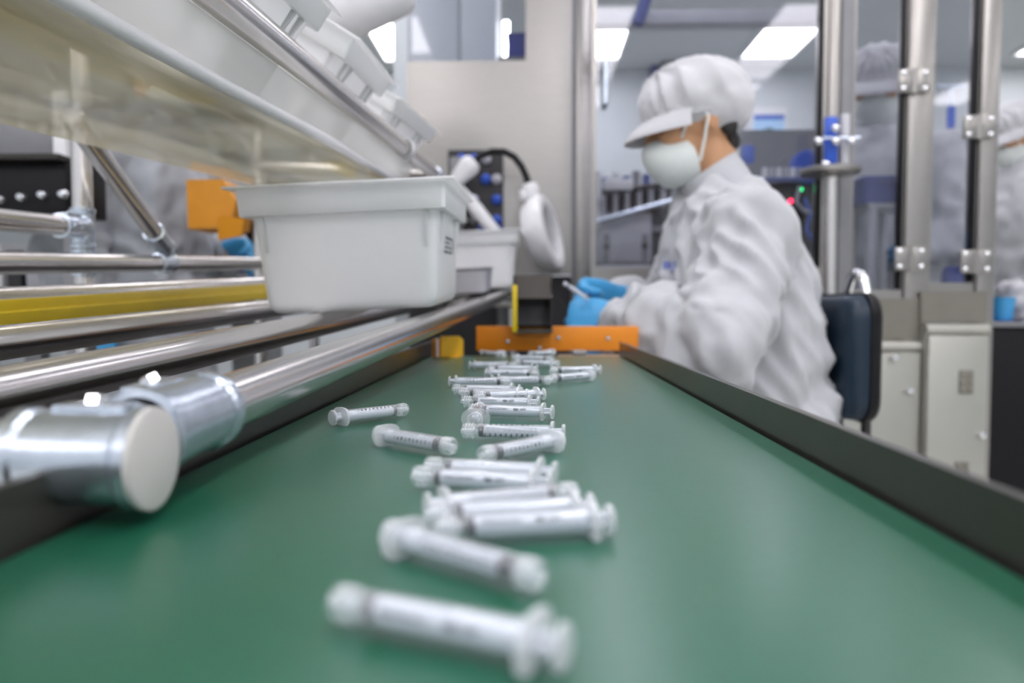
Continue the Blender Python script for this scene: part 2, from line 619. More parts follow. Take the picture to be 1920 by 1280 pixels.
obj('sill', box(B(), ((xL + xR) / 2, 1.268, zB + 0.003), (xR - xL, 0.008, 0.006)), M['steel_dark'], ch, 0)

# closed dark box added under the pipe rack in place of the shade there
bs = thing('shade_box', 'dark box added under the bin rails in place of shade', 'cabinet', (-0.41, 1.2, 0))
obj('case_body', box(B(), (-0.415, 1.22, 0.375), (0.40, 1.80, 0.69), None, 0.006), M['darkgrey'], bs, 30)
obj('shade_box_lid', box(B(), (-0.415, 1.22, 0.728), (0.42, 1.82, 0.016), None, 0.003), M['darkgrey'], bs, 30)
obj('plinth', box(B(), (-0.415, 1.22, 0.015), (0.36, 1.76, 0.03)), M['black'], bs, 0)
# ------------------------------------------------------------------ pipe rack beside the belt
PR = 0.014


def line(x, y0, z, kx, kz):
    return lambda Y: V((x + kx * (Y - y0), Y, CZ + z + kz * (Y - y0)))


L_R1 = line(-0.1379, 0.65, -0.033, 0.045, 0.048)
L_R2 = line(-0.2517, 0.87, -0.0202, 0.045, 0.048)
L_R3 = line(-0.403, 0.945, -0.0101, 0.045, 0.048)
L_YE = line(-0.52, 0.73, -0.0057, 0.045, 0.056)
L_H2 = line(-0.634, 0.89, 0.0541, 0.035, 0.058)
L_U1 = lambda Y: V((-0.2306, Y, CZ + 0.188 + 0.0729 * Y))
rk = thing('pipe_rack', 'flow rack of polished steel pipes and clamp joints beside the green belt', 'rack', (-0.45, 1.2, 0))


def pipe(a, b, r=PR, name='pipe', m='chrome', seg=28):
    return obj(name, cyl(B(), a, b, r, seg, 0.0015), M[m], rk)


def joint(a, b, r=PR + 0.0035, bolts=()):
    """clamp sleeve with raised end collars, a split flange and hex bolts"""
    a, b = V(a), V(b)
    L = (b - a).length
    bm = lathe(B(), [(r - 0.003, 0), (r, 0.001), (r, 0.006), (r - 0.0015, 0.008), (r - 0.0015, L - 0.008), (r, L - 0.006), (r, L - 0.001), (r - 0.003, L)], a, b - a, 28)
    j = obj('pipe_joint', bm, M['zinc'], rk)
    d = (b - a).normalized()
    for off in bolts:
        off = V(off)
        c = (a + b) / 2 + off * (r - 0.0005)
        t = obj('clamp_flange', box(B(), c, (L * 0.55, 0.012, 0.005), d.to_track_quat('X', 'Z').to_matrix(), 0.001), M['zinc'], j)
        obj('bolt', cyl(B(), c + off * 0.001, c + off * 0.0055, 0.0042, 6, 0.0006), M['bright'], j)
    return j


pipe(L_R1(0.268), L_R1(2.27))
pipe(L_R2(0.27), L_R2(2.27))
pipe(L_R3(0.27), L_R3(2.27))
P1 = lambda Y: L_YE(Y) + V((-0.022, 0.0, 0.012))
pipe(P1(0.27), P1(2.27))
pipe(L_H2(0.27), L_H2(2.27))
# yellow stepped guide rail along the fourth pipe
sec = [(-0.006, 0.014), (0.004, 0.014), (0.006, 0.010), (0.007, 0.003), (0.013, 0.002), (0.014, -0.002), (0.014, -0.011), (0.012, -0.0125), (-0.006, -0.0125)]
yr = B()
loft(yr, [[L_YE(Y) + V((a, 0, b)) for a, b in sec] for Y in (0.3, 0.8, 1.4, 2.2)])
g = obj('guide_rail', yr, M['yellow'], rk, 30, 'yellow stepped plastic guide rail')
# cross pipes
zc = L_R1(0.265).z
pipe((-0.138, 0.265, CZ - 0.0545), (-0.80, 0.265, CZ - 0.0545))
pipe((L_R1(2.25).x + 0.02, 2.25, L_R1(2.25).z - 0.029), (-0.66, 2.25, L_R1(2.25).z - 0.029))
j = joint((-0.186, 0.265, CZ - 0.0545), (-0.137, 0.265, CZ - 0.0545), 0.0184, ((0, 0.35, 0.93), (0, 0.9, 0.4)))
obj('end_cap', lathe(B(), [(0, 0.0022), (0.0165, 0.0020), (0.0186, 0.0012), (0.0187, 0.0), (0.0187, -0.001), (0, -0.001)], (-0.1375, 0.265, CZ - 0.0545), (1, 0, 0), 28), M['capwhite'], rk, 35, 'round ivory end cap')
joint(L_R1(0.288), L_R1(0.345), 0.0184, ((-0.55, 0, 0.83),))
joint(L_R2(0.275), L_R2(0.325), 0.0172, ((0, 0, 1),))
# posts, side guides and brace
VX, VY = -0.660, 1.088
pipe((VX, VY, 0.02), (VX, VY, 1.50))
H1a, H1b = V((-0.632, 0.27, CZ + 0.075)), V((-0.655, 1.075, CZ + 0.1165))
pipe(H1a, H1b)
joint(H1b + (H1a - H1b).normalized() * 0.055, H1b - (H1a - H1b).normalized() * 0.004, 0.0172, ((0, 0, 1), (0.9, -0.4, 0)))
joint((VX, VY, H1b.z - 0.03), (VX, VY, H1b.z + 0.03), 0.0172, ((0.8, -0.6, 0),))
joint((VX, VY, L_H2(VY).z - 0.02), (VX, VY, L_H2(VY).z + 0.02), 0.0172)
D0 = L_H2(1.25) + V((0.004, 0, 0.024))
D1 = V((-0.579, 0.98, CZ + 0.2135))
D1 = D0 + (D1 - D0) * 1.22
pipe(D0, D1)
dd = (D1 - D0).normalized()
joint(D0 + dd * 0.0, D0 + dd * 0.062, 0.0172, ((0.6, -0.8, 0),))
q = L_H2(1.25)
qd = (L_H2(1.4) - L_H2(1.2)).normalized()
joint(q - qd * 0.022, q + qd * 0.022, 0.0172, ((0.5, -0.85, 0.1),))
pipe((-0.66, 2.25, 0.02), (-0.66, 2.25, 1.42))
pipe((-0.66, 0.29, 0.02), (-0.66, 0.29, 1.30))
xe = L_R1(2.25).x
pipe((xe + 0.008, 2.268, 0.02), (xe + 0.008, 2.268, L_R1(2.25).z - 0.012))
joint(L_R1(2.215), L_R1(2.275), 0.0172, ((0.3, -0.8, 0.5),))
# upper shelf: retaining pipe, two carrying pipes, cross pipes
pipe(L_U1(0.12), L_U1(2.38))
U2 = lambda Y: V((-0.405, Y, CZ + 0.1365 + 0.0729 * Y + 0.058))
pipe(U2(0.12), U2(2.38))
for y in (0.10, 1.80, 2.36):
    a, b = V((-0.2306, y, L_U1(y).z)), V((-0.67, y, L_U1(y).z + 0.02))
    pipe(a + V((0.012, 0, 0)), b)
joint(L_U1(1.775), L_U1(1.83), 0.0172, ((0.7, -0.6, 0.3),))
pipe((VX, 1.80, 0.02), (VX, 1.80, 1.45))
# clear clip on the retaining pipe
cb = B()
p = L_U1(1.36)
tube(cb, [p + V((0.0165 * math.cos(a), 0, 0.0165 * math.sin(a))) for a in [math.radians(d) for d in range(-150, 100, 25)]], 0.0022, 8, squash=(1, 9))
obj('pipe_clip', cb, M['white'], rk, 40, 'small white plastic clip')

# clear sheet hung under the upper shelf
sb = B()
NY = 40
prev = None
rows, rows2, foldl = [], [], []
for i in range(NY + 1):
    Y = 0.16 + (1.47 - 0.16) * i / NY
    zf = CZ + 0.0729 * Y
    wv = 0.004 * math.sin(Y * 9.0) * (0.4 + Y)
    sec = []
    U = V((-0.2306, Y, zf + 0.188))
    for a in (-150, -125, -100):
        sec.append(U + V((0.0165 * math.cos(math.radians(a)), 0, 0.0165 * math.sin(math.radians(a)))))
    fx, fz = -0.2515 + wv * 0.6, zf + 0.1365
    sec += [V((-0.2345, Y, zf + 0.167)), V((-0.2395, Y, zf + 0.156)), V((fx + 0.006, Y, fz + 0.007))]
    for a in (-10, -40, -70, -95):
        sec.append(V((fx - 0.010 + 0.012 * math.cos(math.radians(a)), Y, fz + 0.004 + 0.012 * math.sin(math.radians(a)))))
    for t in (0.08, 0.16, 0.26, 0.36, 0.46, 0.56, 0.66, 0.76, 0.86, 0.94, 1.0):
        sag = -0.010 * math.sin(math.pi * t) + 0.0012 * math.sin(t * 13 + Y * 3.0) * math.sin(math.pi * t) + wv * (1 - t)
        sec.append(V((fx - 0.012 + (-0.550 - fx + 0.012) * t, Y, fz - 0.008 + sag + 0.006 * t)))
    rows.append([V(q_) for q_ in sec[7:]])
    rows2.append([V(q_) for q_ in sec[:8]])
    foldl.append(V((fx + 0.0045, Y, fz - 0.0015)))
sh = thing('plastic_sheet', 'clear yellowish plastic sheet with a white rolled fold, slung under the upper bins', 'plastic sheet', (-0.4, 0.8, CZ + 0.19))


def grid(rows_):
    b_ = B()
    vs = [[b_.verts.new(q_) for q_ in r_] for r_ in rows_]
    for A, C in zip(vs, vs[1:]):
        for k in range(len(A) - 1):
            b_.faces.new((A[k], A[k + 1], C[k + 1], C[k]))
    return b_


obj('bottom_sheet', grid(rows), M['sheet'], sh, 60)
obj('side_film', grid(rows2), M['film'], sh, 60, 'milky white side film')
obj('fold_roll', tube(B(), foldl, 0.0058, 12), M['white'], sh, 60, 'white rolled fold')
# ------------------------------------------------------------------ plastic bins
def make_bin(label):
    t = thing('plastic_bin', label, 'bin', (0, 0, 0))
    prof = [(0.090, 0.108, 0.014, 0.0), (0.0945, 0.1125, 0.015, 0.0015), (0.098, 0.116, 0.014, 0.006), (0.0995, 0.1175, 0.012, 0.013), (0.1065, 0.1245, 0.011, 0.1175),
            (0.1165, 0.1345, 0.005, 0.1175), (0.1175, 0.1355, 0.005, 0.1190), (0.1190, 0.1370, 0.005, 0.1500), (0.1300, 0.1480, 0.003, 0.1506), (0.1302, 0.1482, 0.003, 0.1522), (0.1290, 0.1470, 0.003, 0.1530),
            (0.1150, 0.1330, 0.012, 0.1530), (0.1130, 0.1310, 0.012, 0.1500), (0.1035, 0.1215, 0.016, 0.1180), (0.0965, 0.1145, 0.018, 0.010), (0.090, 0.108, 0.02, 0.004)]
    bm = loft(B(), [rrect(*p) for p in prof])
    obj('tub', bm, M['bin'], t, 32)
    for sx in (-1, 1):                         # moulded ribs under the skirt on the end walls
        for y in (-0.088, -0.06, 0.06, 0.088):
            rb = B()
            z0, z1 = 0.070, 0.1172
            x0 = 0.0995 + (z0 - 0.013) * 0.067
            loft(rb, [[V((sx * (x0 - 0.002), y - 0.003, z0)), V((sx * (x0 + 0.001), y - 0.003, z0)), V((sx * (x0 + 0.001), y + 0.003, z0)), V((sx * (x0 - 0.002), y + 0.003, z0))],
                      [V((sx * 0.104, y - 0.003, z1)), V((sx * 0.1125, y - 0.003, z1)), V((sx * 0.1125, y + 0.003, z1)), V((sx * 0.104, y + 0.003, z1))]])
            obj('rib', rb, M['bin'], t, 0)
    for sx in (-1, 1):
        rb = B()
        loft(rb, [[V((sx * 0.090, -0.119, 0.075)), V((sx * 0.094, -0.119, 0.075)), V((sx * 0.094, -0.123, 0.075)), V((sx * 0.090, -0.123, 0.075))],
                  [V((sx * 0.092, -0.121, 0.117)), V((sx * 0.098, -0.121, 0.117)), V((sx * 0.098, -0.1285, 0.117)), V((sx * 0.092, -0.1285, 0.117))]])
        obj('rib', rb, M['bin'], t, 0)
    return t


bin0 = make_bin('large pale grey plastic bin sitting on the near rails, above the belt')
up = V((-0.043, -0.048, 1)).normalized()
bx = V((1, 0, 0)) - up * up.x
bx.normalize()
by = up.cross(bx)
c = V((-0.2115, 0.87 + 0.118, 0))
c.z = L_R1(0.988).z + PR + 0.0012 + 0.043 * (L_R1(0.988).x - c.x)
M1 = basis(bx * 1.01, by, up * 0.955, c)
bin0.matrix_basis = M1
# printed lot text on its end wall (cells of dark print)
pb = B()
rnd = random.Random(3)
for r in range(4):
    y = -0.045
    while y < 0.035:
        wd = rnd.choice((0.003, 0.004, 0.006))
        z = 0.088 - r * 0.0062
        xx = 0.0995 + (z - 0.013) * 0.067 + 0.0004
        if rnd.random() < 0.85:
            box(pb, (xx, y + wd / 2, z), (0.0003, wd, rnd.choice((0.003, 0.0042))))
        y += wd + 0.0022
for k in range(7):
    z = 0.088 - k * 0.003
    box(pb, (0.0995 + (z - 0.013) * 0.067 + 0.0004, 0.055, z), (0.0003, 0.022, 0.0017))
for v in pb.verts:
    v.co = M1 @ v.co
obj('printed_label', pb, M['greyink'], bin0, 0)
# second bin, farther along the same rails
c2 = V((-0.150, 2.10, 0))
c2.z = L_R1(2.1).z + PR + 0.001 + 0.043 * (L_R1(2.1).x - c2.x)
b2 = dup(bin0, basis(bx, by, up, c2), 'small-looking pale bin at the far end of the rails behind the large bin')
for ch_ in list(b2.children):
    if ch_.name.startswith('printed_label'):
        bpy.data.objects.remove(ch_)
# upper shelf: bins rolled about the shelf axis, leaning on the retaining pipe
ROLL = math.radians(31)
yd = V((0, 1, 0.0729)).normalized()
n_ = V((math.sin(ROLL), 0, math.cos(ROLL)))
n_ = (n_ - yd * n_.dot(yd)).normalized()
a_ = yd.cross(n_)
labels = ['pale bin on the upper shelf nearest the camera, behind the milky film',
          'tilted pale bin on the upper shelf whose flange juts out at the photo top',
          'tilted pale bin on the upper shelf beside the glowing square ceiling light',
          'pale bin turned askew above the white pipe clip, last on the upper shelf']
SC = 0.8
for i, yc in enumerate((0.342, 0.659, 0.976, 1.45)):
    U = L_U1(yc)
    o = U - n_ * 0.0575 - a_ * (0.0155 + 0.1045 * SC)
    m_ = basis(a_ * SC, yd * SC, n_ * SC, o)
    if i == 3:
        m_ = Matrix.Translation(V((-0.010, 0, 0.012))) @ m_ @ Matrix.Rotation(math.radians(-12), 4, 'Z')
    bb_ = dup(bin0, m_, labels[i], 'bins on the upper shelf')
    for ch_ in list(bb_.children):
        if ch_.name.startswith('printed_label'):
            bpy.data.objects.remove(ch_)
# low tray with clear offcuts between the two lower bins
tr = thing('parts_tray', 'low pale tray of clear plastic bits between the two lower bins', 'tray', (-0.17, 1.55, L_R1(1.55).z + PR))
tm = basis(bx, by, up, (-0.175, 1.6, L_R1(1.6).z + PR + 0.001 + 0.043 * (L_R1(1.6).x + 0.175)))
tb = loft(B(), [rrect(*p) for p in [(0.078, 0.10, 0.012, 0), (0.082, 0.104, 0.014, 0.003), (0.088, 0.11, 0.014, 0.05), (0.094, 0.116, 0.012, 0.0505), (0.094, 0.116, 0.012, 0.052), (0.0865, 0.1085, 0.014, 0.052), (0.080, 0.102, 0.014, 0.004)]])
for v in tb.verts:
    v.co = tm @ v.co
obj('tray_body', tb, M['lightgrey'], tr)
# rounded white hood with a grey joint above the far bins
hd = thing('machine_hood', 'rounded white plastic hood with grey joint above the far upper bins', 'hood', at(700, 0, 1.75))
hb = B()
tube(hb, [at(560, 40, 1.75), at(640, 12, 1.75), at(720, -14, 1.75), at(757, -24, 1.75), at(769, -27, 1.75)], [0.085, 0.078, 0.066, 0.058, 0.045], 28)
obj('shell', hb, M['white'], hd)
obj('joint', cyl(B(), at(768, -26, 1.75), at(800, -36, 1.75), 0.026), M['zinc'], hd)
obj('mount_bar', cyl(B(), at(575, 35, 1.75), V((at(575, 35, 1.75).x, 1.75, 2.598)), 0.015), M['chrome'], hd)
# ------------------------------------------------------------------ syringes on the belt
def wrap(me, r, ang0, x0, sgn=1, rot=0):
    """wrap flat text (x along, y up) round a barrel of radius r; returns lists"""
    vs = []
    for v in me.vertices:
        u, t = v.co.x, v.co.y
        if rot:
            u, t = -t, u
        a = ang0 + sgn * t / r
        vs.append(V((x0 + u, -r * math.cos(a), r * math.sin(a))))
    return vs, [tuple(p.vertices) for p in me.polygons]


BR, FL = 0.0043, 0.052            # barrel radius, flange position along the axis
AX = 0.0056                       # axis height above the belt


def add_raw(bm, vs, fs):
    b = [bm.verts.new(v) for v in vs]
    for f in fs:
        try:
            bm.faces.new([b[i] for i in f])
        except ValueError:
            pass


def patch(bm, x0, x1, a0, a1, r, n=6):
    """thin strip of ink on the barrel, between axial and angular bounds"""
    vs, fs = [], []
    for i in range(n + 1):
        a = a0 + (a1 - a0) * i / n
        for x in (x0, x1):
            vs.append(V((x, -r * math.cos(a), r * math.sin(a))))
    for i in range(n):
        fs.append((2 * i, 2 * i + 1, 2 * i + 3, 2 * i + 2))
    add_raw(bm, vs, fs)


R2 = BR + 0.00008
digits = {k: text_mesh(k, 0.0027) for k in ('.1', '.2', '.3', '.4', '.5', '.6', '.7', '.8', '.9', '1')}


def scale_mesh(roll):
    bm = B()
    xs0, dx = 0.0125, 0.0031
    for k in range(51):
        x = xs0 + dx * 10 * k / 50
        big = k % 5 == 0
        mid = 0.34 if big else 0.26
        patch(bm, x - (0.00009 if big else 0.000045), x + (0.00009 if big else 0.000045), roll - mid, roll + mid, R2, 5)
    for k in range(1, 11):
        key = '1' if k == 10 else '.%d' % k
        for off in (-0.86, 0.80):
            vs, fs = wrap(digits[key], R2, roll + off, xs0 + dx * (k - 1) * 1.0 + 0.0010)
            add_raw(bm, [v for v in vs], fs)
    # the lettering on the opposite side
    for word, size, x in (('SINGLE USE ONLY', 0.0016, 0.0215), ('dfgK', 0.0022, 0.0342), ('LDV', 0.0022, 0.0392)):
        me = text_mesh(word, size)
        vs, fs = wrap(me, R2, roll + math.pi, x)
        add_raw(bm, vs, fs)
    for v in bm.verts:
        v.co.z += AX
    return bm


def make_syringe(label, roll):
    t = thing('syringe', label, 'syringe', (0, 0, 0), 'syringes on the green belt')
    O = (0, 0, AX)
    # barrel with luer collar, hollow
    prof = [(0.0030, 0.0), (0.0038, 0.0), (0.00425, 0.0006), (0.00425, 0.0072), (0.0040, 0.0078), (0.0036, 0.0080), (BR, 0.0092), (BR, FL),
            (BR - 0.0007, FL), (BR - 0.0007, 0.0100), (0.0012, 0.0092), (0.0012, 0.0078), (0.0030, 0.0076)]
    obj('barrel', lathe(B(), prof, O, (1, 0, 0), 28, True), M['syr'], t)
    cb = B()
    for x in (0.0018, 0.0036, 0.0054):
        lathe(cb, [(0.0042, x), (0.0046, x + 0.0003), (0.0046, x + 0.0007), (0.0042, x + 0.001)], O, (1, 0, 0), 28)
    obj('luer_collar', cb, M['syr2'], t)
    obj('nozzle', lathe(B(), [(0, -0.001), (0.0013, -0.001), (0.0019, 0.0075), (0.0012, 0.0085), (0, 0.0085)], O, (1, 0, 0), 16), M['syr2'], t)
    # oval finger flange
    ol = []
    for k in range(40):
        a = 2 * math.pi * k / 40
        y = 0.0094 * math.copysign(abs(math.cos(a)) ** 0.72, math.cos(a))
        z = max(-0.0056, 0.0064 * math.copysign(abs(math.sin(a)) ** 0.85, math.sin(a)))
        ol.append((y, z))
    fb = B()
    mx = basis(V((0, 1, 0)), V((0, 0, 1)), V((1, 0, 0)), (FL + 0.0008, 0, AX))
    plate(fb, ol, 0.0016, mx)
    bmesh.ops.bevel(fb, geom=[e for e in fb.edges if len(e.link_faces) == 2 and e.calc_face_angle(0) > 1.2], offset=0.0005, segments=2, affect='EDGES')
    obj('flange', fb, M['syr2'], t)
    # plunger: cross-ribbed rod, flat thumb rest
    pb = B()
    for R in (Matrix.Identity(3), Matrix.Rotation(math.pi / 2, 3, 'X')):
        box(pb, (0.0545, 0, AX), (0.008, 0.0056, 0.0013), R and Matrix.Rotation(roll, 3, 'X') @ R)
    cyl(pb, (0.0135, 0, AX), (0.0505, 0, AX), 0.00335, 20)
    cyl(pb, (0.0500, 0, AX), (0.058, 0, AX), 0.0019, 12)
    lathe(pb, [(0, 0.0128), (0.0033, 0.0128), (0.0033, 0.0140), (0, 0.0140)], O, (1, 0, 0), 20)
    rod = obj('plunger', pb, M['plunger'], t, 30)
    obj('thumb_rest', lathe(B(), [(0, 0.0582), (0.0046, 0.0582), (0.0051, 0.0586), (0.0051, 0.0597), (0.0046, 0.0602), (0, 0.0602)], O, (1, 0, 0), 28), M['syr2'], rod)
    obj('stopper', lathe(B(), [(0, 0.0095), (0.0030, 0.0098), (0.0035, 0.0102), (0.0035, 0.0108), (0.0031, 0.0110), (0.0031, 0.0117), (0.0035, 0.0119), (0.0035, 0.0126), (0.0030, 0.0129), (0, 0.0129)], O, (1, 0, 0), 24), M['rubber'], t)
    obj('printed_scale', scale_mesh(roll), M['ink'], t, 0)
    return t


TAIL = 0.060
D2R = math.radians
# tip pixel, thumb pixel, roll of the scale (degrees above the side that faces -y when the tip points to -x), lift, label
LIST = [
    ((645, 1130), (1040, 1208), 200, 0, 'blurred syringe nearest the camera, alone at the front of the belt'),
    ((985, 1072), (752, 1006), 60, 0, 'syringe lying slantwise with its tip towards the camera, second from the front'),
    ((832, 990), (1132, 973), 215, 0, 'syringe with the brightest glare strip, its thumb rest farthest out over the bare belt'),
    ((812, 964), (1098, 950), 160, 0, 'syringe lying close behind the glare-striped syringe, half hidden'),
    ((1050, 926), (832, 946), 40, 0, 'syringe with its tip at the edge of the clump, behind the glare-striped pair'),
    ((797, 893), (1012, 906), 200, 0, 'front one of the two syringes that lie almost parallel with tips together'),
    ((797, 874), (1046, 886), 170, 0, 'rear one of the two almost parallel syringes, its T-shaped plunger showing'),
    ((918, 850), (1036, 826), 62, 0, 'syringe pointing its open luer tip at the camera beside the sharp scale'),
    ((871, 807), (1056, 811), 30, 0, 'syringe in sharpest focus with a readable black scale and numbers'),
    ((852, 837), (708, 813), 58, 0, 'sharp syringe lying alone, numbers along its top and its tip nearest the viewer'),
    ((741, 769), (646, 780), 100, 0, 'lone small syringe closest to the bin rails, its round flange facing out'),
    ((900, 762), (890, 789), 60, 0, 'syringe seen end-on with a butterfly-shaped flange behind the sharp one'),
    ((888, 768), (1030, 772), 205, 0, 'syringe with LDV lettering just behind the butterfly flange'),
    ((866, 752), (1012, 755), 205, 0, 'syringe with small lettering, second row behind the butterfly flange'),
    ((880, 743), (1030, 738), 170, 0, 'syringe with a thin glare strip and a tall T-shaped plunger'),
    ((853, 735), (1000, 740), 35, 0, 'syringe with dark scale dots behind the thin glare strip'),
    ((840, 729), (985, 731), 190, 0, 'syringe whose tip pokes farthest out to the rail side in mid-belt'),
    ((948, 715), (850, 715), 60, 0, 'syringe with its round flange to the rail side and dark stopper in mid-row'),
    ((1018, 712), (938, 712), 60, 0, 'syringe of the mid-row whose dark stopper ends beside the lone white pair'),
    ((1032, 709), (1112, 703), 190, 0, 'bright white syringe farthest out on the bare side of the belt'),
    ((1048, 694), (1110, 693), 190, 0, 'faint syringe behind the bright white one on the bare side'),
    ((1015, 700), (905, 698), 190, 0, 'syringe in the middle of the blurred far heap'),
    ((912, 690), (1012, 691), 160, 0, 'syringe with a dark stopper at the rail side of the far heap'),
    ((970, 684), (878, 684), 60, 0, 'syringe with its knobbed end sticking out of the far heap to the rail side'),
    ((975, 680), (1038, 682), 190, 0, 'syringe behind the far heap with its scale up'),
    ((1035, 673), (962, 671), 190, 0, 'pale syringe near the end of the belt, under the board'),
    ((893, 660), (955, 665), 190, 0, 'last syringe at the belt end, rail side of the orange board'),
    ((985, 664), (1045, 660), 190, 0, 'last syringe at the belt end, in front of the board screws'),
]
protos = {}
for (tp, bp, roll, lift, lab) in LIST:
    a = onz(tp[0], tp[1], BELT + AX + 0.0005)
    b = onz(bp[0], bp[1], BELT + AX + 0.0005)
    d = (b - a)
    d.z = 0
    d.normalize()
    mid = (a + b) / 2
    # the visible side depends on which way the tip points: local -y must look at the camera
    flip = d.x < 0
    yv = V((0, 0, 1)).cross(d)
    root = mid - d * (TAIL / 2)
    root.z = BELT + 0.0004 + lift
    key = (roll if not flip else 180 - roll) % 360
    mw = basis(d, yv, V((0, 0, 1)), root)
    if key not in protos:
        s = make_syringe(lab, D2R(key))
        s.matrix_basis = mw
        protos[key] = s
    else:
        dup(protos[key], mw, lab)
# two dark spent parts on the end plate
q_ = onz(1098, 676, BELT)
gp = thing('rubber_stopper', 'small dark grey stopper lying on the pale plate at the belt end', 'stopper', (q_.x, 1.255, BELT))
obj('stopper_body', lathe(B(), [(0, -0.012), (0.0045, -0.011), (0.0045, 0.010), (0.003, 0.013), (0, 0.013)], (q_.x, 1.255, BELT + 0.003), (1, 0.2, 0), 16), M['midgrey'], gp)
# ------------------------------------------------------------------ people
def oval_ring(c, f, s, hd, hw, n=28, p=2.3):
    """ring in the plane of f and s with half-depth hd along f and half-width hw along s (superellipse)"""
    out = []
    for k in range(n):
        a = 2 * math.pi * k / n
        ca, sa = math.cos(a), math.sin(a)
        q = (abs(ca) ** p + abs(sa) ** p) ** (-1 / p)
        out.append(V(c) + f * (hd * q * ca) + s * (hw * q * sa))
    return out


def hand_bm(bm, wrist, d, n, k=1.0, curl=(35, 45, 30), rad=1.0, side=1, thumb=(0.55, 0.75, 0.35)):
    """hand: palm plus four fingers and a thumb. d finger direction, n palm normal, side picks the thumb side"""
    d = V(d).normalized()
    n = V(n)
    n = (n - d * n.dot(d)).normalized()
    s = d.cross(n) * side
    W = V(wrist)
    L = 0.088 * k
    loft(bm, [oval_ring(W - d * 0.03 * k, n, s, 0.021 * rad * k, 0.027 * rad * k, 16), oval_ring(W, n, s, 0.019 * rad * k, 0.028 * rad * k, 16),
              oval_ring(W + d * L * 0.45, n, s, 0.018 * rad * k, 0.040 * rad * k, 16), oval_ring(W + d * L * 0.9, n, s, 0.0145 * rad * k, 0.043 * rad * k, 16),
              oval_ring(W + d * L * 1.05, n, s, 0.010 * rad * k, 0.038 * rad * k, 16)])
    for i, (off, ln) in enumerate(((0.031, 0.072), (0.0105, 0.080), (-0.0105, 0.074), (-0.031, 0.060))):
        p = W + d * L * 0.92 + s * off * k
        pts = [p - d * 0.02 * k, p]
        ang = 0
        dirv = (d + s * off * 2.0).normalized()
        for j, frac in enumerate((0.44, 0.31, 0.25)):
            ang += curl[j] + i * 5
            a = math.radians(ang)
            q = dirv * math.cos(a) + n * math.sin(a)
            p = p + q * ln * frac * k
            pts.append(p)
        round_tube(bm, pts, [0.0095 * rad * k, 0.0095 * rad * k, 0.0088 * rad * k, 0.0080 * rad * k, 0.0068 * rad * k], 10)
    p = W + d * L * 0.18 + s * 0.028 * k + n * 0.006 * k
    t = (s * thumb[0] + d * thumb[1] + n * thumb[2]).normalized()
    t2 = (t + d * 0.35 + n * 0.45 - s * 0.25).normalized()
    round_tube(bm, [p - t * 0.012 * k, p + t * 0.026 * k, p + t * 0.048 * k, p + t * 0.048 * k + t2 * 0.03 * k], [0.014 * rad * k, 0.0125 * rad * k, 0.0105 * rad * k, 0.008 * rad * k], 10)


def folds(axis, amp, wl, seed=0.0, stretch=5.0):
    """cloth folds: noise squeezed across the axis so that ridges run along it"""
    ax = V(axis).normalized()

    def fn(co):
        al = ax * co.dot(ax)
        q = (co - al) / wl + al / (wl * stretch) + V((seed, seed * 1.7, seed * 0.3))
        v = noise.noise(q)
        v2 = noise.noise(q * 2.1 + V((5, 1, 3)))
        return amp * ((1 - abs(v) * 2.2) * 0.8 + v2 * 0.35)
    return fn


def seg_dist(p, a, b):
    ab = b - a
    t = max(0.0, min(1.0, (p - a).dot(ab) / ab.length_squared))
    return (p - (a + ab * t)).length, t


def head_bm(bm, hc, fd, upv, k=1.0):
    """skull, jaw, nose, brow, lips, ears, around the centre hc facing fd"""
    fd = V(fd).normalized()
    upv = V(upv)
    upv = (upv - fd * upv.dot(fd)).normalized()
    sd = upv.cross(fd)
    R = Matrix((fd, sd, upv)).transposed()
    g = lambda x, y, z: hc + (fd * x + sd * y + upv * z) * k
    ball(bm, g(-0.008, 0, 0.022), (0.098 * k, 0.076 * k, 0.092 * k), R, 24, 16)
    ball(bm, g(0.030, 0, -0.050), (0.058 * k, 0.056 * k, 0.072 * k), R, 20, 14)
    ball(bm, g(0.062, 0, -0.098), (0.026 * k, 0.030 * k, 0.022 * k), R)
    ball(bm, g(0.078, 0, 0.012), (0.018 * k, 0.050 * k, 0.012 * k), R)
    round_tube(bm, [g(0.084, 0, 0.0), g(0.095, 0, -0.022), g(0.099, 0, -0.040)], [0.009 * k, 0.010 * k, 0.012 * k], 12)
    for s in (-1, 1):
        ball(bm, g(0.094, s * 0.012, -0.043), (0.010 * k, 0.008 * k, 0.007 * k), R)
        ball(bm, g(0.060, s * 0.040, -0.025), (0.028 * k, 0.022 * k, 0.022 * k), R)
        ball(bm, g(-0.012, s * 0.076, -0.012), (0.016 * k, 0.006 * k, 0.028 * k), R)
    round_tube(bm, [g(0.086, -0.020, -0.070), g(0.093, 0, -0.071), g(0.086, 0.020, -0.070)], [0.005 * k, 0.008 * k, 0.005 * k], 10)
    return g


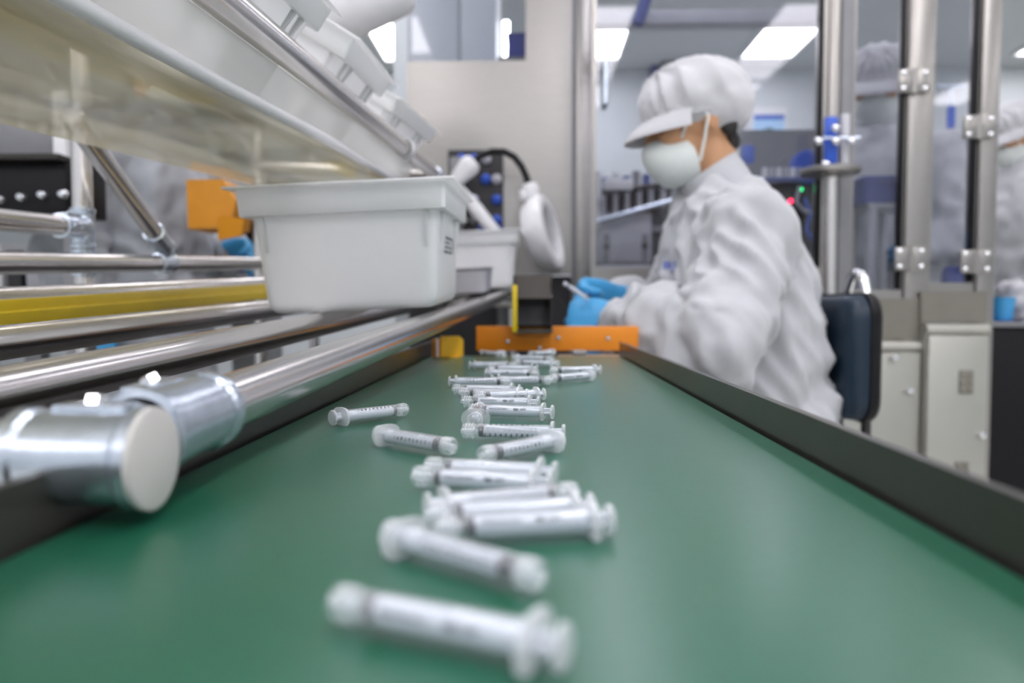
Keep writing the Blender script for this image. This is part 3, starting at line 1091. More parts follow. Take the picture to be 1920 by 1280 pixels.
def person(label, loc, rz, J, opts):
    """J: joints in local space (x forward, y to the left, z up, origin on the floor)"""
    Mw = Matrix.Translation(loc) @ Matrix.Rotation(rz, 4, 'Z')
    root = thing('person', label, 'person', (0, 0, 0))
    root.matrix_basis = Mw
    k = opts.get('k', 1.0)
    vox = opts.get('vox', 0.009)
    j = {a: V(b) for a, b in J.items()}
    X, Yv, Z = V((1, 0, 0)), V((0, 1, 0)), V((0, 0, 1))

    def add(name, bm_or_me, m, par=None, sm=60, lab=None):
        if isinstance(bm_or_me, bmesh.types.BMesh):
            me = bpy.data.meshes.new(name)
            bmesh.ops.recalc_face_normals(bm_or_me, faces=bm_or_me.faces)
            bm_or_me.to_mesh(me)
            bm_or_me.free()
        else:
            me = bm_or_me
        o = link(name, me, m, None, sm)
        o.parent = par or root
        if lab:
            o['label'] = lab
        return o

    hc, fd = j['head'], j['face'].normalized()
    upv = Z - fd * fd.z
    # ---- continuous body
    bm = B()
    g = head_bm(bm, hc, fd, upv, k)
    round_tube(bm, [j['neck'] - Z * 0.04, j['neck'], hc - upv * 0.03 - fd * 0.01], [0.066, 0.056, 0.054], 18)
    pv, ch = j['pelvis'], j['chest']
    loft(bm, [oval_ring(pv - Z * 0.09, X, Yv, 0.09, 0.13), oval_ring(pv, X, Yv, 0.105, 0.155), oval_ring(pv.lerp(ch, 0.5), X, Yv, 0.09, 0.125),
              oval_ring(ch, X, Yv, 0.10, 0.15), oval_ring(ch.lerp(j['neck'], 0.55), X, Yv, 0.085, 0.16), oval_ring(j['neck'] - Z * 0.02, X, Yv, 0.06, 0.07)])
    for s in ('l', 'r'):
        sh, el, wr = j['sh_' + s], j['el_' + s], j['wr_' + s]
        round_tube(bm, [ch.lerp(j['neck'], 0.4).lerp(sh, 0.5), sh, sh.lerp(el, 0.5), el, el.lerp(wr, 0.4), wr], [0.06, 0.052, 0.043, 0.037, 0.036, 0.026], 14)
        hip, kn, an = j['hip_' + s], j['kn_' + s], j['an_' + s]
        round_tube(bm, [pv.lerp(hip, 0.6), hip, hip.lerp(kn, 0.5), kn, kn.lerp(an, 0.35), an], [0.09, 0.085, 0.07, 0.054, 0.05, 0.036], 16)
        tf = X * 0.16 + V((0, 0, -0.03))
        round_tube(bm, [an + V((-0.03, 0, -0.04)), an + V((0.06, 0, -0.045)), an + V((0.14, 0, -0.055))], [0.036, 0.036, 0.026], 12)
        hand_bm(bm, wr, j['hd_' + s], j['hn_' + s], 1.0, opts.get('curl', (35, 45, 30)), 0.86, 1 if s == 'l' else -1)
    me = remesh(bm, vox * 0.8, 3)
    body = add('body', me, M['skin'], None, 80)
    # ---- coat (torso and sleeves in one)
    bm = B()
    cb = opts.get('coat_hem', 0.06)
    lean = (ch - pv)
    loft(bm, [oval_ring(pv + V((0.015, 0, -cb)), X, Yv, 0.140, 0.190), oval_ring(pv + V((0.012, 0, 0.02)), X, Yv, 0.134, 0.178), oval_ring(pv.lerp(ch, 0.4) + X * 0.010, X, Yv, 0.134, 0.172),
              oval_ring(ch + X * 0.008, X, Yv, 0.134, 0.174), oval_ring(ch.lerp(j['neck'], 0.45) + X * 0.006, X, Yv, 0.108, 0.165), oval_ring(ch.lerp(j['neck'], 0.75), X, Yv, 0.090, 0.125), oval_ring(j['neck'] + Z * 0.005, X, Yv, 0.066, 0.068)])
    for s in ('l', 'r'):
        sh, el, wr = j['sh_' + s], j['el_' + s], j['wr_' + s]
        round_tube(bm, [ch.lerp(j['neck'], 0.35).lerp(sh, 0.6), sh, sh.lerp(el, 0.5), el], [0.086, 0.078, 0.076, 0.072], 20)
        round_tube(bm, [el, el.lerp(wr, 0.35), el.lerp(wr, 0.7), wr + (el - wr).normalized() * 0.03], [0.074, 0.070, 0.060, 0.044], 20)
    me = remesh(bm, vox, 5)
    fa = folds(opts.get('fold_axis', (0.25, 0.1, 1)), opts.get('fold', 0.010), 0.075, opts.get('seed', 1.0), 4.5)
    fb2 = folds(opts.get('fold_axis2', (0.6, 0.2, 0.8)), opts.get('fold', 0.010) * 0.9, 0.048, opts.get('seed', 1.0) + 9, 6)
    sleeves = [(j['sh_' + s], j['el_' + s]) for s in ('l', 'r')] + [(j['el_' + s], j['wr_' + s]) for s in ('l', 'r')]

    def fold_fn(co):
        v = fa(co) + fb2(co)
        # crumple rings near the elbows, diagonal pulls over the waist
        for (a, b) in sleeves[2:]:
            dist, t = seg_dist(co, a, b)
            if dist < 0.13:
                wgt = max(0.0, 1 - dist / 0.13)
                v += 0.013 * wgt * math.sin((co - a).dot((b - a).normalized()) * 75 + noise.noise(co * 14) * 3.2)
        dw = max(0.0, 1 - abs(co.z - (pv.z + 0.10)) / 0.16)
        v += 0.011 * dw * math.sin(co.z * 62 + co.x * 38 + noise.noise(co * 9) * 3.5)
        return v
    displace(me, fold_fn)
    coat = add('smock', me, opts.get('coat', M['cloth']), None, 80)
    # collar, cuffs
    axn = (hc - upv * 0.08 - j['neck']).normalized()
    fx = (X - axn * axn.x).normalized()
    cbm = B()
    cr = [(0.066, 0.070, -0.02), (0.067, 0.071, 0.02), (0.064, 0.066, 0.05), (0.062, 0.064, 0.052), (0.058, 0.060, 0.05), (0.060, 0.062, -0.02)]
    loft(cbm, [oval_ring(j['neck'] + axn * h, fx, Yv, a, b, 28) for a, b, h in cr], False)
    add('collar', cbm, opts.get('coat', M['cloth']), coat, 40)
    for s in ('l', 'r'):
        el, wr = j['el_' + s], j['wr_' + s]
        dv = (wr - el).normalized()
        tb_ = B()
        tube(tb_, [wr - dv * 0.045, wr - dv * 0.03, wr - dv * 0.015, wr + dv * 0.004, wr + dv * 0.008], [0.047, 0.042, 0.039, 0.037, 0.034], 20)
        add('cuff', tb_, opts.get('coat', M['cloth']), coat, 50)
        gb = B()
        hand_bm(gb, wr + dv * 0.002, j['hd_' + s], j['hn_' + s], opts.get('hk', 1.0), opts.get('curl', (35, 45, 30)), 1.06, 1 if s == 'l' else -1)
        gm = remesh(gb, opts.get('gvox', 0.0035), 3)
        add('glove', gm, M['glove'], None, 80, 'blue rubber glove')
    # trousers and shoes
    tb_ = B()
    for s in ('l', 'r'):
        hip, kn, an = j['hip_' + s], j['kn_' + s], j['an_' + s]
        round_tube(tb_, [pv.lerp(hip, 0.5), hip, hip.lerp(kn, 0.5), kn, kn.lerp(an, 0.4), an + Z * 0.01], [0.118, 0.105, 0.09, 0.076, 0.07, 0.06], 18)
    me = remesh(tb_, vox * 1.2, 4)
    displace(me, folds((0, 0, 1), 0.006, 0.07, 4.0, 4))
    add('trousers', me, opts.get('coat', M['cloth']), None, 80)
    for s in ('l', 'r'):
        an = j['an_' + s]
        sb_ = B()
        loft(sb_, [oval_ring(an + V((-0.075, 0, -0.045)), Z, Yv, 0.028, 0.028, 16), oval_ring(an + V((-0.06, 0, -0.035)), Z, Yv, 0.045, 0.040, 16), oval_ring(an + V((0.02, 0, -0.03)), Z, Yv, 0.052, 0.044, 16),
                   oval_ring(an + V((0.10, 0, -0.05)), Z, Yv, 0.034, 0.047, 16), oval_ring(an + V((0.17, 0, -0.06)), Z, Yv, 0.022, 0.036, 16)])
        add('shoe', sb_, M['white'], None, 50)
    # ---- cap: puffed crown, band, peak
    R = Matrix((fd, upv.cross(fd), upv)).transposed()
    cm = B()
    ball(cm, g(-0.008, 0, 0.044), (0.110 * k, 0.100 * k, 0.080 * k), R, 36, 24)
    ball(cm, g(-0.062, 0, -0.002), (0.052 * k, 0.076 * k, 0.040 * k), R, 24, 16)
    ball(cm, g(-0.036, 0, 0.022), (0.086 * k, 0.096 * k, 0.070 * k), R, 30, 20)
    ball(cm, g(0.020, 0, 0.030), (0.082 * k, 0.088 * k, 0.055 * k), R, 30, 20)
    me = remesh(cm, vox * 0.75, 6)

    def pleat(co):
        q = co - hc
        xx, yy, zz = q.dot(fd), q.dot(upv.cross(fd)), q.dot(upv)
        ang = math.atan2(yy, xx - 0.06)
        wgt = max(0.0, min(1.0, (zz - 0.01) / 0.04)) * max(0.0, min(1.0, (0.15 - zz) / 0.06))
        return 0.0095 * wgt * (1 - 1.6 * abs(math.sin(ang * 6 + zz * 16 + noise.noise(q * 12) * 1.6))) + 0.003 * noise.noise(q * 22)
    displace(me, pleat)
    cap = add('cap', me, M['cloth2'], None, 80)
    bb = B()
    rg = [(0.101, 0.084, 0.000), (0.106, 0.089, 0.004), (0.107, 0.090, 0.032), (0.103, 0.086, 0.036)]
    sdv = upv.cross(fd)
    loft(bb, [oval_ring(g(-0.006, 0, h - 0.002), fd, sdv, a * k, b * k, 36, 2.1) for a, b, h in rg])
    add('cap_band', bb, M['cloth2'], cap, 50)
    pk = B()
    top, bot = [], []
    NS = 15
    rows_ = []
    for r_i, (ext, drop) in enumerate(((0.0, 0.012), (0.018, 0.004), (0.036, -0.008), (0.050, -0.022))):
        row = []
        for i in range(NS):
            a = math.radians(-72 + 144 * i / (NS - 1))
            e = ext * math.cos(a * 0.95) ** 0.7 if abs(a) < 1.5 else 0
            row.append(g(-0.006 + (0.104 + e) * math.cos(a), (0.088 + e * 0.4) * math.sin(a), drop + 0.004))
        rows_.append(row)
    lo = [[p - upv * 0.004 for p in row] for row in rows_]
    vt = [[pk.verts.new(p) for p in row] for row in rows_]
    vb = [[pk.verts.new(p) for p in row] for row in lo]
    for a in range(3):
        for i in range(NS - 1):
            pk.faces.new((vt[a][i], vt[a][i + 1], vt[a + 1][i + 1], vt[a + 1][i]))
            pk.faces.new((vb[a][i], vb[a + 1][i], vb[a + 1][i + 1], vb[a][i + 1]))
    for i in range(NS - 1):
        pk.faces.new((vt[3][i], vt[3][i + 1], vb[3][i + 1], vb[3][i]))
    for a in range(3):
        pk.faces.new((vt[a][0], vt[a + 1][0], vb[a + 1][0], vb[a][0]))
        pk.faces.new((vt[a][-1], vb[a][-1], vb[a + 1][-1], vt[a + 1][-1]))
    add('cap_peak', pk, M['cloth2'], cap, 50)
    # hair at the nape and temples
    hb_ = B()
    ball(hb_, g(-0.058, 0, -0.052), (0.028 * k, 0.050 * k, 0.028 * k), R)
    for s in (-1, 1):
        ball(hb_, g(-0.050, s * 0.056, -0.028), (0.022 * k, 0.012 * k, 0.022 * k), R)
    add('hair', remesh(hb_, 0.006, 10), M['hair'], None, 80)
    # eyes and brows
    for s in (-1, 1):
        eb = B()
        ball(eb, g(0.080, s * 0.032, -0.006), (0.010 * k, 0.013 * k, 0.006 * k), R)
        add('eye', eb, M['hair'], None, 60)
        eb = B()
        round_tube(eb, [g(0.086, s * 0.016, 0.012), g(0.086, s * 0.033, 0.016), g(0.074, s * 0.050, 0.012)], [0.003, 0.0035, 0.002], 8)
        add('eyebrow', eb, M['hair'], None, 60)
    # mask with ear loops
    mk = B()
    rws = []
    prof = [(-0.028, 0.106, 0.030, 0.046), (-0.040, 0.113, 0.052, 0.036), (-0.060, 0.115, 0.066, 0.026), (-0.082, 0.108, 0.068, 0.022), (-0.104, 0.093, 0.060, 0.020), (-0.120, 0.078, 0.044, 0.014), (-0.126, 0.060, 0.030, 0.012)]
    NM = 17
    for (z, xf, hw, xb) in prof:
        row = []
        for i in range(NM):
            t = -1 + 2 * i / (NM - 1)
            row.append(g(xb + (xf - xb) * (1 - abs(t) ** 2.2) + 0.0025 * math.sin(z * 300), hw * math.sin(t * 1.25) / math.sin(1.25), z))
        rws.append(row)
    vo = [[mk.verts.new(p) for p in row] for row in rws]
    ce = g(0.05, 0, -0.07)
    vi = [[mk.verts.new(p + (ce - p).normalized() * 0.003) for p in row] for row in rws]
    nr = len(rws)
    for a in range(nr - 1):
        for i in range(NM - 1):
            mk.faces.new((vo[a][i], vo[a][i + 1], vo[a + 1][i + 1], vo[a + 1][i]))
            mk.faces.new((vi[a][i], vi[a + 1][i], vi[a + 1][i + 1], vi[a][i + 1]))
    for i in range(NM - 1):
        mk.faces.new((vo[0][i], vi[0][i], vi[0][i + 1], vo[0][i + 1]))
        mk.faces.new((vo[-1][i], vo[-1][i + 1], vi[-1][i + 1], vi[-1][i]))
    for a in range(nr - 1):
        mk.faces.new((vo[a][0], vo[a + 1][0], vi[a + 1][0], vi[a][0]))
        mk.faces.new((vo[a][-1], vi[a][-1], vi[a + 1][-1], vo[a + 1][-1]))
    mo = add('face_mask', mk, M['mask'], None, 60)
    for s in (-1, 1):
        lb = B()
        tube(lb, [g(0.046, s * 0.054, -0.036), g(0.036, s * 0.070, -0.012), g(0.026, s * 0.080, 0.008), g(0.004, s * 0.084, 0.012), g(-0.004, s * 0.081, -0.008), g(0.006, s * 0.073, -0.045), g(0.020, s * 0.064, -0.088)], 0.0028, 8)
        add('ear_loop', lb, M['mask'], mo, 60)
    return root


# seated worker at the end of the belt, facing across it
WX, WY = 0.47, 1.55
SEAT = dict(pelvis=(0, 0, 0.60), chest=(0.045, 0, 0.93), neck=(0.085, 0, 1.115), head=(0.140, 0, 1.256), face=(0.97, 0.06, -0.17),
            sh_l=(0.068, 0.160, 1.008), sh_r=(0.05, -0.165, 1.035), el_l=(0.155, 0.245, 0.815), el_r=(0.165, -0.23, 0.82),
            wr_l=(0.300, 0.075, 0.855), wr_r=(0.285, -0.085, 0.895), hd_l=(0.90, -0.42, -0.05), hd_r=(0.86, 0.48, -0.02), hn_l=(-0.45, -0.80, -0.42), hn_r=(-0.45, 0.80, -0.35),
            hip_l=(0.03, 0.095, 0.585), hip_r=(0.03, -0.095, 0.585), kn_l=(0.42, 0.13, 0.575), kn_r=(0.42, -0.13, 0.575), an_l=(0.36, 0.13, 0.115), an_r=(0.36, -0.13, 0.115))
p1 = person('seated person in white smock, cap and mask sorting syringes with blue gloves', (WX, WY, 0), math.pi, SEAT,
            dict(vox=0.0065, hk=1.13, fold=0.018, seed=2.3, curl=(38, 52, 30), coat_hem=0.105))
# printed badge on the chest of the smock
bd = B()
from mathutils.bvhtree import BVHTree
smock = [c_ for c_ in p1.children if c_.name.startswith('smock')][0]
mw1 = p1.matrix_basis
tree_ = BVHTree.FromPolygons([mw1 @ v.co for v in smock.data.vertices], [tuple(p.vertices) for p in smock.data.polygons])


def on_cloth(px, py, off):
    d_ = ray(px, py).normalized()
    h_ = tree_.ray_cast(CAM, d_)
    return (h_[0] - d_ * off) if h_[0] else CAM + d_ * 1.5


def cloth_patch(bm, x0, x1, y0, y1, off, n=6):
    vs = [[bm.verts.new(on_cloth(x0 + (x1 - x0) * i / n, y0 + (y1 - y0) * k / n, off)) for i in range(n + 1)] for k in range(n + 1)]
    for k in range(n):
        for i in range(n):
            bm.faces.new((vs[k][i], vs[k][i + 1], vs[k + 1][i + 1], vs[k + 1][i]))


cloth_patch(bd, 1243, 1267, 490, 504, 0.002)
cloth_patch(bd, 1258, 1263, 504, 513, 0.002, 2)
obj('printed_badge', bd, M['badge'], smock, 60, 'small blue printed badge')


# held syringe in the gloved fingers
hp = at(1072, 541, 1.50)
hs = thing('syringe', 'syringe held up between the blue gloved fingers of the seated worker', 'syringe', hp)
hb = B()
hd_ = V((0.62, -0.05, -0.42)).normalized()
h0 = at(1057, 530, 1.495)
lathe(hb, [(0, 0), (0.0038, 0), (0.0042, 0.001), (0.0042, 0.05), (0.008, 0.05), (0.008, 0.0515), (0.002, 0.052), (0.002, 0.058), (0.0045, 0.0585), (0.0045, 0.06), (0, 0.06)], h0, hd_, 20)
obj('barrel', hb, M['plunger'], hs)
obj('stopper', lathe(B(), [(0, 0.0095), (0.0044, 0.0095), (0.0044, 0.0125), (0, 0.0125)], h0, hd_, 20), M['rubber'], hs)

# standing workers behind the glass and behind the rack
def stand(arm=0.0, reach=0.30, hz=1.05, spread=0.20, face=(1, 0, -0.25), h=1.0, cross=0.05, over=None):
    d = dict(pelvis=(0, 0, 0.92), chest=(0.02, 0, 1.24), neck=(0.035, 0, 1.43), head=(0.065, 0, 1.575), face=face,
             sh_l=(0.01, 0.175, 1.345), sh_r=(0.01, -0.175, 1.345), el_l=(0.06, 0.235, 1.08), el_r=(0.06, -0.235, 1.08),
             wr_l=(reach, spread - cross, hz), wr_r=(reach, -spread + cross, hz), hd_l=(0.95, -0.25, -0.1), hd_r=(0.95, 0.25, -0.1), hn_l=(0, -0.7, -0.7), hn_r=(0, 0.7, -0.7),
             hip_l=(0, 0.095, 0.90), hip_r=(0, -0.095, 0.90), kn_l=(0.02, 0.11, 0.49), kn_r=(0.02, -0.11, 0.49), an_l=(0, 0.12, 0.085), an_r=(0, -0.12, 0.085))
    d.update(over or {})
    return {a: (tuple(c * h for c in b) if a not in ('face', 'hd_l', 'hd_r', 'hn_l', 'hn_r') else b) for a, b in d.items()}


coarse = dict(vox=0.013, gvox=0.0045, fold=0.011, curl=(25, 35, 25), coat_hem=0.20)
pb_ = at(1652, 100, 2.50)
person('standing person in white smock and cap behind the tall glass door', (pb_.x, 2.50, 0), math.radians(-125), stand(h=1.012, reach=0.13, face=(1, 0.15, -0.35)), dict(coarse, seed=5.1))
pc_ = at(1912, 300, 3.0)
person('standing person in white cap at the edge of the photo beyond the last post', (pc_.x + 0.04, 3.0, 0), math.radians(185), stand(h=0.99, face=(1, 0.0, -0.4), over=dict(el_r=(-0.03, -0.235, 1.08), wr_r=(0.05, -0.225, 0.84), hd_r=(0.1, 0, -1), hn_r=(0, 1, 0), el_l=(-0.03, 0.235, 1.08), wr_l=(0.06, 0.225, 0.86), hd_l=(0.1, 0, -1), hn_l=(0, -1, 0))), dict(coarse, seed=8.2))
pa_ = at(272, 420, 2.05)
person('person in silver grey smock working behind the pipe rack, head hidden by the shelf', (pa_.x, 2.05, 0), math.radians(-8), stand(h=0.97, reach=0.19, hz=1.08, spread=0.17, over=dict(el_r=(-0.05, -0.235, 1.08), wr_r=(0.03, -0.235, 0.86), hd_r=(0.1, 0, -1), hn_r=(0, 1, 0))), dict(coarse, seed=3.3, coat=M['cloth3'], fold=0.014, coat_hem=0.30))
# ------------------------------------------------------------------ chair
ck = thing('work_chair', 'navy padded work chair with chrome loop behind the seated worker', 'chair', (0.40, 1.55, 0))
hx, hz, rr = 0.155, 0.120, 0.045
cxm, cym, czm = 0.622, 1.55, 0.783
Rm = basis(V((0, 1, 0)), V((0, 0, 1)), V((1, 0, 0)), (cxm, cym, czm)) @ Matrix.Rotation(0.0, 4, 'Y')


def rr2(hx, hy, r, seg=6):
    return [(p.x, p.y) for p in rrect(hx, hy, r, 0, seg)]


def slab(bm, hx, hy, r, prof, Mx):
    loft(bm, [[Mx @ V((p.x, p.y, z)) for p in rrect(hx * s, hy * s, r * s, 0, 6)] for s, z in prof])
    return bm


obj('back_cushion', slab(B(), hx, hz, rr, [(0.80, -0.036), (0.93, -0.032), (0.985, -0.022), (1.0, -0.008), (1.0, 0.006)], Rm), M['navy'], ck, 60)
obj('back_shell', slab(B(), hx + 0.004, hz + 0.004, rr, [(1.0, 0.004), (1.0, 0.016), (0.96, 0.026), (0.85, 0.032)], Rm), M['black'], ck, 50, 'black plastic back shell')
lp = at(1603, 552, 1.50)
obj('chrome_loop', tube(B(), [(cxm + 0.022, 1.50 + 0.045 * math.cos(a), 0.885 + 0.062 * math.sin(a)) for a in [math.pi * i / 14 for i in range(15)]], 0.0095, 14), M['bright'], ck, 50, 'shiny chrome loop')
for y in (1.47, 1.60):
    obj('back_support', tube(B(), [(cxm + 0.03, y, 0.80), (cxm + 0.032, y, 0.62), (cxm + 0.01, y, 0.50), (cxm - 0.09, y, 0.445)], 0.0095, 12), M['darkgrey'], ck)
sm_ = basis(V((1, 0, 0)), V((0, 1, 0)), V((0, 0, 1)), (0.40, 1.55, 0.442))
obj('seat', slab(B(), 0.20, 0.205, 0.06, [(0.9, -0.03), (1.0, -0.02), (1.0, 0.015), (0.95, 0.030), (0.8, 0.036)], sm_), M['navy'], ck, 60)
obj('gas_post', cyl(B(), (0.40, 1.55, 0.09), (0.40, 1.55, 0.43), 0.025), M['bright'], ck)
for i in range(5):
    a = 2 * math.pi * i / 5 + 0.3
    e = (0.40 + 0.27 * math.cos(a), 1.55 + 0.27 * math.sin(a))
    lg = obj('base_leg', tube(B(), [(0.40, 1.55, 0.10), (e[0], e[1], 0.065)], [0.022, 0.014], 10), M['bright'], ck)
    obj('caster', cyl(B(), (e[0] - 0.012, e[1], 0.0265), (e[0] + 0.012, e[1], 0.0265), 0.0255, 16), M['black'], lg)

# ------------------------------------------------------------------ filling machine enclosure
EY = 2.0                                       # plane of its front


def ex(px, Y=EY):
    return at(px, 577, Y).x


def ez(py, Y=EY):
    return at(997, py, Y).z


en = thing('machine_enclosure', 'tall brushed steel machine enclosure with glass doors behind the worker', 'machine', (0.5, EY, 0))


def bx2(bm, x0, x1, y0, y1, z0, z1, bev=0.0):
    return box(bm, ((x0 + x1) / 2, (y0 + y1) / 2, (z0 + z1) / 2), (abs(x1 - x0), abs(y1 - y0), abs(z1 - z0)), None, bev)


TOP = 2.40
EL = 2.45                                      # plane of the set-back left panel
pL, pW, pR = ex(765, EL), ex(985, EL), ex(1071, EL)
zW, zP = ez(113, EL), ez(515, EL)
pb = B()
plate(pb, [(pL, zP), (pR, zP), (pR, TOP), (pW, TOP), (pW, zW), (pL, zW)], 0.03, basis(V((1, 0, 0)), V((0, 0, 1)), V((0, -1, 0)), (0, EL + 0.015, 0)))
obj('front_panel', pb, M['steel'], en, 20)
obj('seam_strip', bx2(B(), ex(1071, EL), ex(1079, EL), EL + 0.004, EL + 0.03, 0.1, TOP), M['midgrey'], en, 0)
obj('window_pane', bx2(B(), pL, pW, EL + 0.022, EL + 0.027, zW, TOP), M['glass'], en, 0)


def post(x0, x1, z0=0.10, name='post', m='steel', dep=0.06):
    return obj(name, bx2(B(), x0, x1, EY - 0.004, EY + dep, z0, TOP, 0.004), M[m], en, 30)


obj('post', bx2(B(), ex(1079, EL), ex(1108, EL), EL - 0.004, EL + 0.06, 0.10, TOP, 0.004), M['steel'], en, 30)
post(ex(1546), ex(1566), dep=0.10)
post(ex(1568), ex(1592), m='midgrey', dep=0.03)
post(ex(1693), ex(1740))
post(ex(1828), ex(1862))
# base plinth and top beam
obj('top_beam', bx2(B(), ex(1108), ex(1862), EY, EY + 0.10, TOP, TOP + 0.08), M['steel'], en, 0)
obj('top_beam', bx2(B(), pL, ex(1108, EL), EL, EL + 0.10, TOP, TOP + 0.08), M['steel'], en, 0)
zb = zP
obj('base_cabinet', bx2(B(), pL, ex(1108, EL), EL + 0.02, EL + 0.24, 0.10, zb - 0.004), M['darkgrey'], en, 0)
obj('base_cabinet', bx2(B(), ex(1108), ex(1560), EY + 0.02, EY + 0.12, 0.10, ez(536)), M['midgrey'], en, 0)
for x in (ex(1120), ex(1300), ex(1700), ex(1830)):
    obj('levelling_foot', lathe(B(), [(0, 0), (0.03, 0), (0.03, 0.01), (0.012, 0.02), (0.012, 0.105), (0, 0.105)], (x, EY + 0.07, 0), (0, 0, 1), 16), M['zinc'], en)
# glass doors
def door(x0, x1, z0, z1, fw, handle_px=None, hinge_x=None, hz_=()):
    d = B()
    w2 = fw
    bx2(d, x0, x1, EY + 0.005, EY + 0.03, z0, z0 + 0.045)
    bx2(d, x0, x1, EY + 0.005, EY + 0.03, z1 - 0.03, z1)
    bx2(d, x0, x0 + w2, EY + 0.005, EY + 0.03, z0 + 0.045, z1 - 0.03)
    bx2(d, x1 - w2, x1, EY + 0.005, EY + 0.03, z0 + 0.045, z1 - 0.03)
    do = obj('glass_door', d, M['steel'], en, 0)
    obj('pane', bx2(B(), x0 + w2, x1 - w2, EY + 0.015, EY + 0.020, z0 + 0.045, z1 - 0.03), M['glass'], do, 0)
    obj('seal', bx2(B(), x1 - w2 - 0.007, x1 - w2, EY + 0.002, EY + 0.024, z0 + 0.045, z1 - 0.03), M['black'], do, 0, 'black rubber seal')
    for hz in hz_:
        hb = B()
        bx2(hb, hinge_x - 0.040, hinge_x - 0.004, EY - 0.016, EY - 0.004, hz - 0.030, hz + 0.030, 0.003)
        bx2(hb, hinge_x + 0.004, hinge_x + 0.040, EY - 0.016, EY - 0.004, hz - 0.030, hz + 0.030, 0.003)
        cyl(hb, (hinge_x, EY - 0.012, hz - 0.032), (hinge_x, EY - 0.012, hz + 0.032), 0.008, 12)
        hg = obj('hinge', hb, M['steel'], do, 40)
        for sx in (-0.028, 0.028):
            for sz in (-0.020, 0.020):
                obj('screw', ball(B(), (hinge_x + sx, EY - 0.017, hz + sz), (0.007, 0.004, 0.007), None, 10, 6), M['bright'], do)
    return do


door(ex(1108), ex(1545), ez(533), TOP, 0.012)
door(ex(1594), ex(1692), ez(575), TOP, 0.004, None, ex(1700), (ez(160), ez(487)))
door(ex(1741), ex(1827), ez(562), TOP, 0.004, None, ex(1822), (ez(245), ez(492)))
# pull handle on the wide glass door
hb = B()
hxp = ex(1131)
tube(hb, [(hxp, EY + 0.012, ez(122)), (hxp, EY - 0.035, ez(122)), (hxp, EY - 0.035, ez(200)), (hxp, EY + 0.012, ez(200))], 0.008, 12)
obj('pull_handle', hb, M['zinc'], en, 40)
obj('inner_beam', bx2(B(), ex(1108, 2.25), ex(1546, 2.25), 2.25, 2.31, ez(46, 2.25), ez(20, 2.25), 0.004), M['lightgrey'], en, 30)
obj('gas_strut', cyl(B(), at(1218, -20, 2.2), at(1194, 46, 2.2), 0.018, 14), M['slate'], en)
# lower stainless cabinets and bands on the camera side of the glass
obj('lower_band', bx2(B(), ex(1642), ex(1720), EY - 0.01, EY + 0.05, ez(636), ez(560)), M['band'], en, 0)
obj('lower_band', bx2(B(), ex(1720), ex(1842), EY - 0.02, EY + 0.05, ez(604), ez(548)), M['band'], en, 0)


def cab(x0, x1, z0, z1, y0, hinges, knob):
    c = B()
    bx2(c, x0, x1, y0 + 0.014, EY + 0.14, z0, z1)
    co = obj('lower_cabinet', c, M['cabinet'], en, 0)
    obj('cabinet_door', bx2(B(), x0 + 0.004, x1 - 0.004, y0, y0 + 0.014, z0 + 0.01, z1 - 0.03, 0.004), M['cabinet'], co, 30)
    obj('rounded_edge', cyl(B(), (x0, y0 + 0.016, z1 - 0.014), (x1, y0 + 0.016, z1 - 0.014), 0.015, 16), M['cabinet'], co)
    for (px, py) in hinges:
        hb = B()
        x, z = ex(px), ez(py)
        for dz in (-0.02, 0, 0.02):
            for dx in (-0.010, 0.010):
                ball(hb, (x + dx, y0 - 0.002, z + dz), (0.007, 0.006, 0.007), None, 10, 6)
        box(hb, (x, y0 - 0.001, z), (0.036, 0.006, 0.062), None, 0.002)
        obj('hinge', hb, M['band'], co, 40)
    for (px, py) in knob:
        obj('cabinet_knob', lathe(B(), [(0, 0.014), (0.008, 0.013), (0.010, 0.009), (0.007, 0.0), (0, 0)], (ex(px), y0, ez(py)), (0, -1, 0), 14), M['bright'], co)


cab(ex(1560), ex(1721), 0.12, ez(638), EY - 0.03, (), ((1697, 727), (1667, 668)))
cab(ex(1722), ex(1838), 0.12, ez(606), EY - 0.05, ((1794, 710), (1790, 875)), ((1824, 805),))

# machine inside, seen through the window above the steel panel
t = thing('guard_box', 'pale grey machine housing seen through the window above the steel panel', 'machine', (ex(815, 2.75), 2.75, 1.3))
obj('housing', bx2(B(), ex(740, 2.75), ex(862, 2.75), 2.75, 3.1, 0.02, 2.45, 0.01), M['wall'], t, 30)
obj('side_cover', bx2(B(), ex(864, 2.72), ex(932, 2.72), 2.72, 3.1, 0.02, 2.45, 0.01), M['wall'], t, 30)
t = thing('fluorescent_tube', 'short upright lit tube beside the blue crate above the steel panel', 'lamp', (ex(947, 2.80), 2.80, ez(110, 2.80)))
obj('tube', cyl(B(), (ex(949, 2.80), 2.80, ez(150, 2.80)), (ex(949, 2.80), 2.80, ez(40, 2.80)), 0.012), M['glow_w'], t)
obj('holder', cyl(B(), (ex(949, 2.80), 2.80, 0.0), (ex(949, 2.80), 2.80, ez(150, 2.80)), 0.014), M['midgrey'], t)
t = thing('blue_bin', 'royal blue crate behind the window edge above the steel panel', 'crate', (ex(972, 2.62), 2.62, ez(115, 2.62)))
bb = B()
loft(bb, [rrect(0.063, 0.05, 0.006, 0), rrect(0.06, 0.055, 0.006, 0.075), rrect(0.064, 0.059, 0.006, 0.076), rrect(0.064, 0.059, 0.006, 0.082), rrect(0.058, 0.053, 0.006, 0.082), rrect(0.053, 0.048, 0.006, 0.005)])
for v in bb.verts:
    v.co += V((ex(985, 2.62), 2.62, ez(118, 2.62)))
obj('crate_body', bb, M['deepblue'], t, 30)
